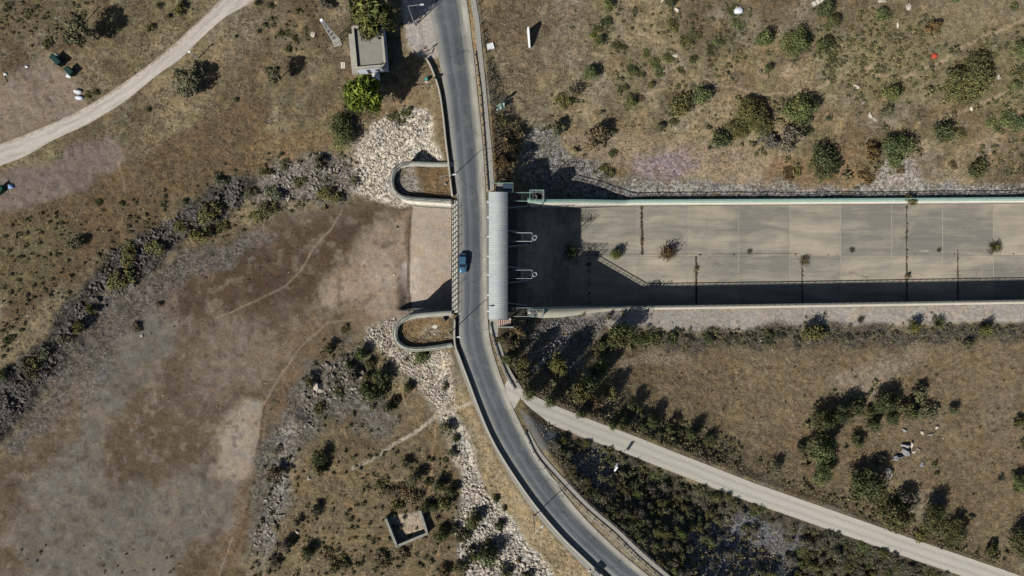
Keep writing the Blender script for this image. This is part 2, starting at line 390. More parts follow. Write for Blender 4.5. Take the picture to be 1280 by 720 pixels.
def chute_material():
    m, nt, b = newmat('chute_concrete'); v = objco(nt)
    t = attr(nt, 'tint').outputs['Fac']
    st = noise(nt, mapping(nt, v, (0.07, 0.33, 1)), 1.0, 6, 0.62, 0.6)
    st2 = noise(nt, mapping(nt, v, (0.15, 1.6, 1)), 1.0, 5, 0.7, 0.2)
    bl = noise(nt, v, 0.09, 4, 0.6)
    k = math_(nt, 'ADD', math_(nt, 'MULTIPLY', st, 0.65), math_(nt, 'MULTIPLY', bl, 0.45))
    k = math_(nt, 'ADD', k, math_(nt, 'MULTIPLY', math_(nt, 'SUBTRACT', t, 1.0), 0.55))
    c = mix(nt, maprange(nt, k, 0.44, 0.70, 0, 1), alb((127, 123, 114)), alb((174, 164, 144)))
    f = math_(nt, 'MULTIPLY', maprange(nt, st2, 0.3, 0.7, 0.94, 1.05), maprange(nt, noise(nt, v, 2.5, 5, 0.7), 0.3, 0.7, 0.93, 1.07))
    vo = nd(nt, 'ShaderNodeTexVoronoi', feature='DISTANCE_TO_EDGE'); vo.inputs['Scale'].default_value = 0.11
    wn = nd(nt, 'ShaderNodeTexNoise'); wn.inputs['Scale'].default_value = 0.6; wn.inputs['Detail'].default_value = 5; nt.links.new(v, wn.inputs['Vector'])
    wv = nd(nt, 'ShaderNodeVectorMath', operation='MULTIPLY_ADD'); nt.links.new(wn.outputs['Color'], wv.inputs[0]); wv.inputs[1].default_value = (3, 3, 0); nt.links.new(v, wv.inputs[2]); nt.links.new(wv.outputs[0], vo.inputs['Vector'])
    crack = math_(nt, 'MULTIPLY', maprange(nt, vo.outputs['Distance'], 0.0, 0.012, 1, 0), maprange(nt, noise(nt, v, 0.08, 3, 0.6), 0.48, 0.6, 0, 0.35), True)
    f = math_(nt, 'MULTIPLY', f, math_(nt, 'SUBTRACT', 1.0, crack))
    st3 = noise(nt, mapping(nt, v, (0.035, 1.1, 1)), 1.0, 4, 0.6, 0.2)
    f = math_(nt, 'MULTIPLY', f, maprange(nt, st3, 0.33, 0.45, 0.86, 1.0))
    pale = maprange(nt, noise(nt, mapping(nt, v, (0.12, 0.9, 1)), 1.0, 5, 0.7, 0.3), 0.64, 0.72, 0, 0.5)
    c = mix(nt, pale, scalec(nt, c, f), alb((188, 180, 162)))
    nt.links.new(c, b.inputs['Base Color']); b.inputs['Roughness'].default_value = 0.9
    M['chute'] = m
chute_material()
def roof_material():
    m, nt, b = newmat('corrugated_roof'); v = objco(nt)
    n = noise(nt, mapping(nt, v, (0.25, 2.2, 1)), 1.0, 5, 0.7)
    n2 = noise(nt, v, 0.5, 4, 0.6)
    c = mix(nt, maprange(nt, math_(nt, 'ADD', math_(nt, 'MULTIPLY', n, 0.6), math_(nt, 'MULTIPLY', n2, 0.4)), 0.35, 0.65, 0, 1), alb((150, 160, 165)), alb((180, 182, 174)))
    nt.links.new(c, b.inputs['Base Color']); b.inputs['Roughness'].default_value = 0.6
    M['roof'] = m
roof_material()

# ------------------------------------------------------------------ road outline (photo tracing at road level, z = 0)
ROAD = [(-240, 450, 505), (-160, 484, 540), (-60, 517, 570), (0, 534, 583), (60, 546, 591), (120, 556, 597), (190, 564, 604), (270, 573, 608), (360, 574, 609), (415, 573, 611), (450, 580, 619), (487, 593, 632), (520, 607, 646), (560, 626, 667), (600, 652, 693), (640, 681, 724), (680, 718, 764), (720, 763, 811), (780, 838, 886), (860, 945, 995)]
rl = spline([(*W(l, y), 0) for y, l, r in ROAD], 1.0)
rr_ = []
for y, l, r in ROAD: rr_.append((*W(r, y), 0))
# same number of samples on both edges: parameterise by index
def spline_n(pts, per):
    P = np.asarray(pts, float); P = np.vstack([2 * P[0] - P[1], P, 2 * P[-1] - P[-2]]); out = []
    for i in range(1, len(P) - 2):
        t = np.linspace(0, 1, per, endpoint=False)[:, None]; a, b, c, d = P[i - 1:i + 3]
        out.append(0.5 * (2 * b + (c - a) * t + (2 * a - 5 * b + 4 * c - d) * t ** 2 + (3 * b - a - 3 * c + d) * t ** 3))
    out.append(P[-2][None]); return np.vstack(out)
RL = spline_n([(*W(l, y), 0) for y, l, r in ROAD], 12); RR = spline_n([(*W(r, y), 0) for y, l, r in ROAD], 12)
road_poly = np.vstack([RL[:, :2], RR[::-1, :2]])

# tracks: (left px, left py, right px, right py, z)
TR1 = [(330, -75, 372, -60, -0.5), (277, -3, 320, -2, -0.8), (238, 36, 292, 24, -1.2), (205, 66, 262, 54, -1.8), (168, 94, 228, 82, -2.2), (130, 120, 196, 112, -2.8), (88, 144, 160, 137, -3.2), (42, 164, 122, 160, -3.5), (0, 180, 84, 180, -3.8), (-50, 196, 32, 200, -4), (-110, 210, -60, 222, -4.2)]
_t2 = [(622, 470, -0.5), (638, 477, -0.06), (652, 485.5, -0.09), (665, 493, -0.4), (690, 505, -1.6), (715, 515, -2.6), (740, 525, -3.7), (790, 543.5, -5.6), (840, 563.5, -7.2), (890, 583, -8.4), (940, 602.5, -9.1), (990, 620, -9.5), (1040, 637.5, -9.8), (1090, 655, -10), (1140, 673, -10.3), (1190, 690, -10.6), (1240, 707, -10.9), (1300, 728, -11.1), (1380, 756, -11.3)]
TR2 = []
for k in range(len(_t2)):
    a, b = _t2[max(0, k - 1)], _t2[min(len(_t2) - 1, k + 1)]; dx, dy = b[0] - a[0], b[1] - a[1]; L = math.hypot(dx, dy); w = 24.5 if k > 3 else 30.0
    TR2.append((_t2[k][0], _t2[k][1], _t2[k][0] - dy / L * w, _t2[k][1] + dx / L * w, _t2[k][2]))
def track_edges(T, per=14):
    A = spline_n([(*W(a, b, z), z) for a, b, c, d, z in T], per); B = spline_n([(*W(c, d, z), z) for a, b, c, d, z in T], per)
    return A, B
T1A, T1B = track_edges(TR1); T2A, T2B = track_edges(TR2)

# ------------------------------------------------------------------ ground height
CP = [(0, 0, -1), (100, 50, -2), (200, 0, -1), (0, 120, -3), (150, 110, -2.5), (250, 60, -1.6), (0, 200, -4), (100, 210, -4), (200, 150, -3.2), (330, 60, -1.5), (400, 60, -1), (460, 60, -0.5), (350, 150, -2.4), (450, 145, -1.5), (520, 120, -0.5), (300, 195, -4), (200, 245, -4.8), (100, 300, -5), (0, 380, -5.2), (0, 300, -4.6), (410, 185, -4),
      (330, 262, -8.4), (265, 305, -8.8), (195, 365, -9.1), (140, 440, -9.3), (60, 530, -9.3), (0, 610, -9.3), (300, 217, -5), (230, 262, -5.7), (140, 318, -6), (60, 400, -6.3), (0, 480, -6.5),
      (450, 205, -5.5), (470, 175, -3.6), (500, 148, -1.6), (530, 160, -1.2), (450, 236, -8.6), (505, 258, -9.2), (540, 195, -5), (300, 350, -9.2), (420, 300, -9.4), (480, 320, -9.5), (540, 320, -9.5), (200, 460, -9.4), (300, 480, -9.3), (100, 620, -9.4), (200, 690, -9.4), (300, 640, -9), (420, 392, -9.3), (0, 720, -9.4), (300, 560, -9.2), (-100, 700, -9.4), (100, 800, -9.4),
      (462, 412, -8), (500, 450, -5), (540, 450, -3), (420, 460, -7), (380, 470, -8), (470, 490, -6), (350, 560, -8.2), (400, 560, -6.5), (450, 600, -5), (510, 650, -4.5), (400, 700, -6), (330, 710, -8), (540, 540, -3.5), (560, 640, -4.5), (560, 720, -5.5), (590, 520, -2), (620, 600, -3.4), (620, 680, -4.6), (680, 720, -4), (600, 800, -6),
      (620, 60, -1.0), (640, 150, -4), (655, 200, -8), (690, 215, -10), (740, 240, -13.2), (800, 240, -14.3), (960, 242, -14.4), (1280, 236, -14.4), (1400, 232, -14.4), (700, 100, -5), (700, 0, -2), (800, 60, -6), (900, 120, -9), (1000, 60, -6), (1150, 60, -5.5), (1280, 60, -5), (1280, 150, -9.5), (1100, 180, -11.5), (900, 190, -12.2), (800, 185, -11.5), (1280, -100, -2), (900, -100, -2), (650, -100, 0), (1400, 100, -7),
      (665, 400, -4), (700, 402, -7), (760, 404, -11.2), (830, 400, -13.4), (1000, 398, -13.5), (1280, 390, -13.5), (640, 425, -3), (690, 455, -8), (740, 450, -11), (900, 430, -13.2), (1100, 430, -13.2), (1280, 430, -13.2), (900, 520, -11.4), (1100, 520, -12.2), (1280, 520, -12.4), (1150, 600, -11.2), (1000, 590, -10.4), (800, 520, -8.6), (730, 500, -6), (1280, 640, -11.6),
      (720, 600, -4), (780, 640, -6), (850, 690, -8.4), (900, 650, -8.8), (1000, 700, -9.8), (1100, 730, -10.4), (850, 770, -8.6), (1000, 820, -10.5), (1400, 700, -11), (1300, 820, -11)]
cp = np.array([(*W(a, b, z), z) for a, b, z in CP])
def tps_fit(p, lam=6.0):
    d = np.linalg.norm(p[:, None, :2] - p[None, :, :2], axis=2); Kk = d ** 2 * np.log(d + 1e-9); np.fill_diagonal(Kk, lam)
    n = len(p); A = np.zeros((n + 3, n + 3)); A[:n, :n] = Kk; A[:n, n] = 1; A[:n, n + 1:] = p[:, :2]; A[n, :n] = 1; A[n + 1:, :n] = p[:, :2].T
    return np.linalg.solve(A, np.concatenate([p[:, 2], np.zeros(3)]))
cw = tps_fit(cp)
def tps(x, y):
    x = np.clip(x, -135, 150); y = np.clip(y, -85, 85)
    z = cw[-3] + cw[-2] * x + cw[-1] * y
    for (a, b, _), w in zip(cp, cw[:-3]):
        d2 = (x - a) ** 2 + (y - b) ** 2
        z = z + w * 0.5 * d2 * np.log(d2 + 1e-9)
    return z

# spillway walls, inner faces (world): x, y north / south, coping height
NW_ = [(-12, 17.5), (6, 17.6), (14, 18.1), (27, 18.65), (54, 18.8), (112, 19.2), (170, 19.6)]
SW_ = [(-12, -4.1), (6, -4.1), (14, -4.08), (27, -4.02), (54, -3.62), (112, -2.66), (170, -1.7)]
def coping(x): return np.interp(x, [-12, 3, 6, 25, 60, 170], [-1.0, -2.6, -4.4, -13.3, -13.4, -13.4])
def floorz(x): return np.interp(x, [-13, 0, 3, 13, 17, 170], [-9.6, -9.9, -11, -18.2, -19, -19.2])
def wall_y(L, x): return np.interp(x, [p[0] for p in L], [p[1] for p in L])

# U-shaped abutment walls (px at top z = 0.3)
UN = [(566, 205), (545, 205.5), (515, 204.5), (503, 206), (494, 212), (490, 221), (490, 231), (494, 240), (503, 246.5), (518, 249), (540, 250.5), (566, 252)]
US = [(567, 391), (545, 392.5), (520, 395), (506, 399), (497, 406), (494, 416), (496, 426), (503, 433), (515, 436.5), (540, 435), (567, 431)]
def upts(U, z=0.3): return spline([W(a, b, z) for a, b in U], 0.6)
UNw, USw = upts(UN), upts(US)
U_IN = -0.9

xs_f = np.arange(-119, 119.01, 0.33); ys_f = np.arange(-70, 70.01, 0.33)
ext = np.cumsum(np.geomspace(0.6, 260, 26))
gx = np.concatenate([xs_f[0] - ext[::-1], xs_f, xs_f[-1] + ext]); gy = np.concatenate([ys_f[0] - ext[::-1], ys_f, ys_f[-1] + ext])
GX, GY = np.meshgrid(gx, gy)            # rows = y
Z = tps(GX, GY)
def strip_clamp(Z, A, B, slope, drop):
    mid = (A + B) / 2; half = np.linalg.norm(A - B, axis=1) / 2
    poly = np.vstack([A[:, :2], B[::-1, :2]])
    x0, x1, y0, y1 = poly[:, 0].min() - 30, poly[:, 0].max() + 30, poly[:, 1].min() - 30, poly[:, 1].max() + 30
    m = (GX > x0) & (GX < x1) & (GY > y0) & (GY < y1)
    X, Y = GX[m], GY[m]
    step = slice(None, None, 3)
    _, zc = ldist(X, Y, mid[step, :2], mid[step, 2])
    d = np.maximum(0, sdist(X, Y, np.vstack([A[step, :2], B[step][::-1, :2]])))
    Z2 = Z.copy(); Z2[m] = np.clip(Z[m], zc - drop - slope * np.maximum(0, d - 0.6), zc - drop + slope * np.maximum(0, d - 0.6))
    D = np.full(Z.shape, 99.0); D[m] = d
    return Z2, D
Z, D1 = strip_clamp(Z, T1A, T1B, 0.45, 0.05)
Z, D2 = strip_clamp(Z, T2A, T2B, 0.62, 0.05)
# road embankment
pxz, pyz = PXY(GX, GY, Z)
mm = (np.abs(GX) < 119) & (np.abs(GY) < 75)
DR = np.full(Z.shape, 99.0); DR[mm] = sdist(GX[mm], GY[mm], np.vstack([RL[::3, :2], RR[::-3, :2]]))
dd = np.maximum(0, DR - 2.3)
cor = np.full(Z.shape, 99.0); cor[mm] = sdist(GX[mm], GY[mm], [(-10, 17.4), (-24, 17.4), (-60, 26), (-60, -16), (-24, -4.6), (-10, -4.6)])
lo = -0.10 - (0.62 + 0.45 * np.exp(-((GY - 24) / 9.0) ** 2) * (GX > -8) + 0.5 * np.exp(-((GY - 27) / 6.0) ** 2) * (GX < -12)) * dd - 8 * sstep(3.5, -0.5, cor)
Z = np.where(mm, np.clip(Z, lo, -0.10 + 0.5 * dd), Z)
# lay-by apron beside the hut is level with the road
apron = [W(a, b) for a, b in [(500, -20), (540, -20), (552, 70), (533, 76), (516, 60), (506, 20)]]
# approach floor between the two abutments, under the bridge
appr = [W(514, 259, -9.5), W(566, 259, -9.5), (0.5, 17.6), (0.5, -4.2), W(566, 388, -9.5), W(514, 388, -9.5)]
da = np.full(Z.shape, 99.0); da[mm] = sdist(GX[mm], GY[mm], [(-21.8, 17.45), (0.5, 17.45), (0.5, -4.6), (-21.8, -4.6)])
Z = np.where(da < 0.0, -9.5, Z)
west = sstep(0, 3.0, da); nearw = (GX < -21.5) & (GY < 17.4) & (GY > -4.6)
Z = np.where(nearw & (da < 3), -9.5 * (1 - west) + Z * west, Z)
# inside the abutments
for U in (UNw, USw):
    du = np.full(Z.shape, 99.0); du[mm] = sdist(GX[mm], GY[mm], np.vstack([U, [(-10, U[-1][1]), (-10, U[0][1])]]))
    ins = (du < -0.1) & (DR > 0.9)
    Z = np.where(ins, U_IN + 0.35 * sstep(6, 0, DR), Z)
    Z = np.where((du < -0.1) & (DR <= 0.9), -0.1, Z)
# ground beside the spillway: never above the coping
ch_n = wall_y(NW_, GX); ch_s = wall_y(SW_, GX)
side = (GX > 2) & (GX < 170)
out_n = np.maximum(0, GY - ch_n); out_s = np.maximum(0, ch_s - GY)
Z = np.where(side & (GY > ch_n) & (out_n < 12), np.minimum(Z, coping(GX) - 0.9 + 0.45 * np.maximum(0, out_n - 2.0)), Z)
Z = np.where(side & (GY < ch_s) & (out_s < 12), np.minimum(Z, coping(GX) - 0.06 + 0.45 * np.maximum(0, out_s - 2.0)), Z)
# micro relief away from the made surfaces
quiet = sstep(0.3, 2.5, np.minimum(np.minimum(D1, D2), np.maximum(DR - 1.5, 0))) * np.where(da < 0, 0.15, 1)
quiet = np.where(side & (GY < ch_s) & (out_s < 4.5) & (GX > 22), 0.15, quiet)
rel = (fbm(GX, GY, 6.0, 4, 3) - 0.5) * 0.9 + (fbm(GX, GY, 0.9, 2, 11) - 0.5) * 0.28
pxz, pyz = PXY(GX, GY, Z)
bedm = sdist(pxz, pyz, [(430, 250), (512, 262), (565, 262), (565, 392), (500, 392), (455, 405), (410, 430), (370, 470), (335, 500), (330, 560), (315, 640), (270, 740), (-200, 740), (-200, 640), (60, 540), (130, 470), (200, 380), (260, 330), (330, 285), (400, 255)])
quiet = quiet * np.where(bedm < 0, 0.35, 1.0)
rk = sdist(pxz, pyz, [(-60, 500), (0, 462), (70, 405), (140, 308), (200, 275), (258, 238), (300, 212), (330, 222), (292, 278), (240, 300), (200, 332), (170, 368), (130, 402), (90, 452), (40, 512), (0, 556), (-60, 600)])
rk2 = sdist(pxz, pyz, [(392, 450), (440, 438), (470, 468), (492, 510), (440, 522), (400, 520), (360, 540), (380, 480)])
rel = rel + (fbm(GX, GY, 3.2, 3, 23) - 0.5) * 2.2 * sstep(6, -6, np.minimum(rk, rk2))
Z = Z + rel * quiet
ZF = Z.copy()
ix0 = len(ext); iy0 = len(ext)
def ZT(x, y):
    """ground height at world x, y (fine part of the grid)"""
    x = np.asarray(x, float); y = np.asarray(y, float)
    fx = np.clip((x - xs_f[0]) / 0.33, 0, len(xs_f) - 1.001); fy = np.clip((y - ys_f[0]) / 0.33, 0, len(ys_f) - 1.001)
    i = fx.astype(int); j = fy.astype(int); u = fx - i; v = fy - j
    i = i + ix0; j = j + iy0
    return (ZF[j, i] * (1 - u) + ZF[j, i + 1] * u) * (1 - v) + (ZF[j + 1, i] * (1 - u) + ZF[j + 1, i + 1] * u) * v
def ground(px, py):
    """world point on the ground seen at photo pixel (px, py)"""
    z = np.full(np.shape(px), -5.0)
    for _ in range(8):
        x, y = W(px, py, z); z = 0.5 * z + 0.5 * ZT(x, y)
    x, y = W(px, py, z)
    return x, y, ZT(x, y)
def G3(px, py):
    x, y, z = ground(np.array([px], float), np.array([py], float)); return Vector((float(x[0]), float(y[0]), float(z[0])))

# ------------------------------------------------------------------ ground colours (what the ground is made of)
px, py = PXY(GX, GY, Z)
wx = (fbm(GX, GY, 5.0, 4, 21) - 0.5) * 34; wy = (fbm(GX, GY, 5.0, 4, 31) - 0.5) * 34
n_big = fbm(GX, GY, 14, 4, 41); n_mid = fbm(GX, GY, 2.5, 4, 51)
col = np.zeros((*Z.shape, 3)); tex = np.zeros((*Z.shape, 3))
def mixin(a, srgb, g=None, gr=None):
    global col, tex
    a = a[..., None]; col = col * (1 - a) + lin(srgb) * a
    if g is not None: tex[..., 0] = tex[..., 0] * (1 - a[..., 0]) + g * a[..., 0]
    if gr is not None: tex[..., 1] = tex[..., 1] * (1 - a[..., 0]) + gr * a[..., 0]
col[:] = lin((124, 105, 80)); tex[..., 0] = 1.0
mixin(sstep(0.47, 0.66, n_big), (143, 126, 98)); mixin(sstep(0.5, 0.30, n_big) * 0.85, (100, 86, 65))
mixin(sstep(0.5, 0.66, fbm(GX, GY, 8, 4, 47)) * 0.55, (112, 106, 76)); mixin(sstep(0.54, 0.7, fbm(GX, GY, 6, 4, 49)) * 0.5, (136, 127, 114))
mixin(sstep(0.52, 0.72, n_mid) * 0.5, (150, 128, 96)); mixin(sstep(0.45, 0.28, n_mid) * 0.5, (96, 82, 64))
def zone(poly, srgb, g=None, gr=None, feather=6, warp=1.0, amt=1.0):
    d = sdist(px + wx * warp, py + wy * warp, poly)
    mixin(sstep(feather, -feather, d) * amt, srgb, g, gr)
def pathline(line, w, srgb, amt=1.0, warp=0.15, g=0.2):
    d = ldist(px + wx * warp, py + wy * warp, line)
    mixin(sstep(w, w * 0.35, d) * amt, srgb, g, None)
BED = [(430, 244), (470, 258), (512, 262), (565, 262), (565, 392), (500, 392), (455, 405), (410, 430), (370, 470), (335, 500), (330, 560), (315, 640), (270, 740), (-200, 740), (-200, 660), (0, 580), (60, 520), (130, 440), (200, 370), (260, 325), (330, 285), (400, 255)]
# upper left
zone([(-60, 120), (0, 100), (60, 66), (100, 105), (112, 138), (60, 168), (-60, 200)], (131, 115, 100), 0.45, 0.1)
zone([(-60, 240), (0, 214), (90, 186), (150, 168), (165, 212), (120, 226), (60, 255), (0, 280), (-60, 300)], (116, 103, 93), 0.4, 0.1)
zone([(0, 275), (70, 250), (150, 215), (240, 150), (330, 120), (330, 215), (250, 235), (160, 290), (60, 370), (0, 420)], (112, 92, 68), 1.0)
zone([(-20, 290), (60, 280), (110, 300), (60, 350), (-20, 370)], (112, 100, 72), 1.0)
zone([(300, 195), (330, 170), (420, 160), (440, 190), (380, 205), (330, 215)], (130, 107, 78), 1.0)
# hut surroundings
zone([(500, -30), (545, -30), (553, 72), (531, 76), (512, 62), (504, 20)], (168, 160, 150), 0.15, 0.1, 3, 0.2)
zone([(455, 120), (520, 110), (550, 130), (560, 195), (530, 160), (490, 150)], (140, 118, 90), 0.9)
# reservoir bed
zone(BED, (101, 88, 72), 0.45, 0.1, 7, 0.8)
zone([(205, 395), (240, 350), (280, 305), (420, 272), (470, 265), (520, 272), (500, 288), (455, 300), (435, 330), (415, 350), (400, 375), (330, 392), (270, 385), (230, 420), (190, 440)], (88, 71, 55), 0.5, 0.1, 18, 1.6)
zone([(440, 305), (470, 285), (512, 272), (512, 392), (455, 398), (420, 402), (395, 390), (412, 355), (430, 335)], (156, 137, 117), 0.2, 0.1, 14, 1.0)
zone([(470, 310), (500, 300), (505, 360), (480, 370), (460, 350)], (166, 147, 128), 0.15, 0, 12, 1.0, 0.8)
zone([(390, 395), (450, 385), (470, 395), (420, 410), (340, 470), (320, 450), (330, 420)], (120, 100, 78), 0.5, 0.1, 14, 1.0)
zone([(150, 385), (240, 392), (215, 430), (180, 470), (150, 520), (145, 560), (190, 600), (250, 570), (270, 600), (310, 605), (290, 660), (240, 685), (230, 760), (-100, 760), (10, 650), (60, 580), (110, 520), (130, 460)], (108, 101, 91), 0.12, 0.12, 14, 1.3)
zone([(110, 430), (130, 420), (135, 470), (110, 510), (92, 500)], (108, 104, 100), 0.1, 0.5, 12, 1)
zone([(82, 430), (110, 420), (112, 470), (80, 540), (40, 600), (20, 590), (60, 520)], (105, 91, 72), 0.5, 0.2, 16, 1.5)
zone([(140, 520), (180, 500), (265, 540), (240, 580), (200, 600), (150, 612), (132, 575)], (95, 81, 64), 0.4, 0.1, 14, 1.6)
zone([(-40, 690), (0, 660), (28, 690), (10, 740), (-40, 740)], (104, 90, 70), 0.6, None, 14, 1.5)
zone([(226, 720), (245, 685), (280, 672), (285, 690), (262, 740), (222, 740)], (102, 88, 68), 0.6, 0.1, 14, 1.5)
zone([(282, 520), (303, 500), (328, 505), (332, 540), (318, 590), (292, 602), (262, 592), (272, 556)], (150, 136, 121), 0.12, 0.05, 7, 0.5)
zone([(235, 400), (330, 395), (330, 470), (290, 500), (240, 470)], (118, 103, 88), 0.25, 0.1, 14, 1.4, 0.75)
zone([(300, 610), (322, 575), (330, 530), (345, 480), (376, 438), (402, 418), (410, 436), (366, 500), (338, 562), (322, 622), (302, 682), (272, 730), (262, 715)], (117, 96, 73), 0.6, 0.1, 9, 0.9)
_bn = fbm(GX + 0.6 * GY, (GY - 0.6 * GX) * 0.35, 5.0, 5, 71); _bi = sstep(4, -14, sdist(px, py, BED))
mixin(sstep(0.50, 0.66, _bn) * _bi * 0.2, (122, 112, 99)); mixin(sstep(0.48, 0.34, _bn) * _bi * 0.2, (86, 74, 60))
_bn = fbm(GX, GY, 1.6, 4, 73); mixin(sstep(0.58, 0.70, _bn) * _bi * 0.45, (132, 122, 108)); mixin(sstep(0.38, 0.28, _bn) * _bi * 0.5, (76, 66, 54))
zone([(513, 255), (566, 255), (566, 396), (513, 396)], (170, 154, 138), 0.1, 0.0, 2, 0.15)
zone([(505, 330), (522, 320), (532, 396), (512, 396)], (184, 170, 155), 0.1, 0.0, 5, 0.6, 0.7)
pathline([(515, 256), (512, 300), (511, 340), (513, 396)], 2.4, (100, 82, 66), 0.8, 0.12, 0.8)
pathline([(332, 500), (326, 545), (318, 600), (306, 650), (292, 690)], 3.0, (104, 84, 64), 0.8, 0.25, 0.8)
# rocky banks
zone([(-60, 500), (0, 462), (70, 405), (140, 308), (200, 275), (258, 238), (300, 212), (330, 222), (292, 278), (240, 300), (200, 332), (170, 368), (130, 402), (90, 452), (40, 512), (0, 556), (-60, 600)], (85, 80, 75), 0.5, 1.0, 6, 0.8)
zone([(120, 370), (180, 345), (250, 310), (330, 280), (330, 300), (250, 345), (190, 390), (130, 440), (60, 530), (20, 570), (0, 560), (60, 490)], (108, 99, 92), 0.5, 0.6, 8, 0.9)
zone([(338, 205), (390, 188), (440, 195), (456, 225), (432, 250), (380, 248), (340, 262), (315, 250)], (126, 116, 109), 0.6, 0.8)
zone([(447, 180), (468, 148), (500, 138), (530, 138), (547, 165), (552, 204), (515, 204), (494, 214), (489, 235), (500, 248), (530, 254), (500, 260), (458, 250), (444, 234)], (182, 172, 156), 0.3, 1.0, 4, 0.5)
zone([(455, 404), (500, 394), (494, 420), (500, 437), (525, 441), (562, 436), (562, 480), (566, 500), (556, 520), (540, 515), (528, 490), (508, 470), (478, 440), (455, 425)], (168, 156, 140), 0.3, 1.0, 4, 0.5)
zone([(548, 520), (568, 508), (590, 560), (600, 590), (640, 645), (700, 730), (580, 740), (566, 650), (576, 600), (560, 560)], (172, 164, 152), 0.3, 1.0, 4, 0.5)
zone([(392, 450), (440, 438), (470, 468), (492, 520), (478, 560), (440, 522), (402, 520), (385, 560), (345, 600), (330, 690), (305, 700), (318, 580), (362, 490)], (117, 109, 101), 0.7, 0.6, 8, 1)
zone([(350, 540), (360, 520), (372, 560), (365, 640), (330, 690), (320, 660), (345, 600)], (136, 128, 121), 0.5, 0.9, 6, 1)
zone([(572, 440), (584, 470), (600, 520), (624, 570), (656, 615), (700, 668), (748, 726), (706, 726), (650, 650), (606, 576), (580, 510)], (146, 126, 99), 0.8, 0.1, 5, 0.5)
zone([(390, 560), (560, 530), (575, 600), (565, 740), (330, 740), (345, 650)], (120, 102, 76), 1.0, 0.1, 10, 1, 0.7)
# right bank above the spillway
zone([(616, 140), (650, 150), (655, 240), (616, 240)], (130, 104, 72), 1.0)
zone([(650, 165), (690, 152), (702, 190), (752, 200), (765, 226), (1400, 226), (1400, 252), (700, 252), (655, 225)], (140, 136, 130), 0.4, 0.9, 6, 0.8)
zone([(700, 160), (760, 165), (850, 178), (960, 190), (1000, 215), (950, 232), (800, 222), (750, 200), (710, 190)], (148, 129, 106), 0.6, 0.2, 8, 0.9)
zone([(790, 195), (850, 185), (870, 215), (820, 230), (790, 222)], (142, 126, 126), 0.4, 0.5, 8, 0.8)
zone([(1110, 190), (1140, 195), (1150, 232), (1090, 236)], (156, 148, 138), 0.4, 0.7, 6, 0.8)
zone([(960, 190), (1070, 185), (1090, 228), (960, 235)], (138, 112, 82), 0.8, 0.2, 8)
zone([(1000, 40), (1280, 20), (1400, 20), (1400, 140), (1280, 130), (1150, 120), (1020, 110)], (116, 108, 78), 0.9, 0.1, 14, 1.2, 0.7)
zone([(1150, -40), (1400, -40), (1400, 40), (1250, 45), (1170, 60)], (130, 115, 92), 0.7, 0.1, 14, 1.2, 0.7)
for L_, w_ in (([(940, 120), (985, 117), (1020, 110), (1060, 92), (1100, 80)], 3), ([(818, 112), (870, 105), (920, 108), (945, 118)], 2.2), ([(1080, 92), (1130, 95), (1180, 75), (1230, 45), (1290, 20)], 3), ([(1180, 150), (1240, 125), (1290, 95)], 3), ([(870, 140), (900, 160), (930, 168)], 2.5), ([(640, 140), (700, 140), (770, 128), (820, 112)], 2)):
    pathline(L_, w_, (158, 138, 112), 0.7, 0.3)
for q in ((951, 88, 14), (722, 60, 8), (1225, 185, 12), (1160, 185, 12), (985, 85, 16)):
    d = np.hypot(px + wx * 0.5 - q[0], py + wy * 0.5 - q[1]); mixin(sstep(q[2], q[2] * 0.3, d) * 0.7, (160, 138, 110), 0.3)
# right bank below the spillway
zone([(686, 386), (800, 382), (1400, 372), (1400, 400), (1160, 404), (900, 412), (824, 412), (690, 404)], (164, 155, 143), 0.12, 0.25, 4, 0.3)
zone([(640, 400), (760, 396), (745, 425), (700, 490), (640, 470), (625, 420)], (118, 112, 108), 0.5, 0.9, 6, 0.8)
zone([(615, 400), (655, 398), (668, 440), (700, 470), (730, 530), (640, 490), (618, 440)], (112, 94, 68), 1.0, 0.2, 6, 0.8, 0.8)
zone([(820, 412), (1400, 402), (1400, 428), (900, 436), (830, 440)], (92, 84, 76), 0.9, 0.6, 6, 0.9)
zone([(762, 455), (850, 436), (1000, 432), (1280, 428), (1400, 430), (1400, 640), (1230, 660), (1150, 600), (1000, 592), (900, 535), (790, 500)], (126, 106, 81), 0.85, 0.1, 10, 1, 0.8)
zone([(1040, 480), (1080, 450), (1130, 435), (1160, 450), (1110, 485), (1070, 500)], (142, 126, 106), 0.5, 0.1, 12, 1.3)
zone([(1230, 500), (1270, 480), (1270, 520), (1240, 560)], (128, 112, 98), 0.5, 0.1, 10, 1, 0.7)
zone([(770, 445), (830, 438), (870, 440), (830, 452), (780, 462)], (150, 134, 116), 0.5, 0.4, 6, 1, 0.7)
zone([(700, 505), (760, 500), (900, 540), (1000, 592), (1100, 640), (1230, 690), (1280, 720), (1240, 712), (1100, 655), (960, 600), (840, 556), (760, 530)], (108, 94, 74), 1.0, 0.4, 5, 0.6)
zone([(665, 525), (700, 538), (760, 556), (850, 594), (960, 634), (1100, 682), (1210, 725), (1330, 800), (840, 800), (770, 660), (715, 605), (685, 560)], (84, 78, 66), 1.0, 0.5, 4, 0.5)

for P_ in ([(860, 660), (900, 650), (965, 640), (985, 680), (1000, 740), (880, 740), (850, 700)], [(710, 565), (750, 560), (775, 590), (760, 620), (725, 600)], [(960, 670), (1000, 660), (1020, 720), (980, 740)]):
    zone(P_, (112, 112, 116), 0.5, 1.0, 6, 0.8, 0.85)
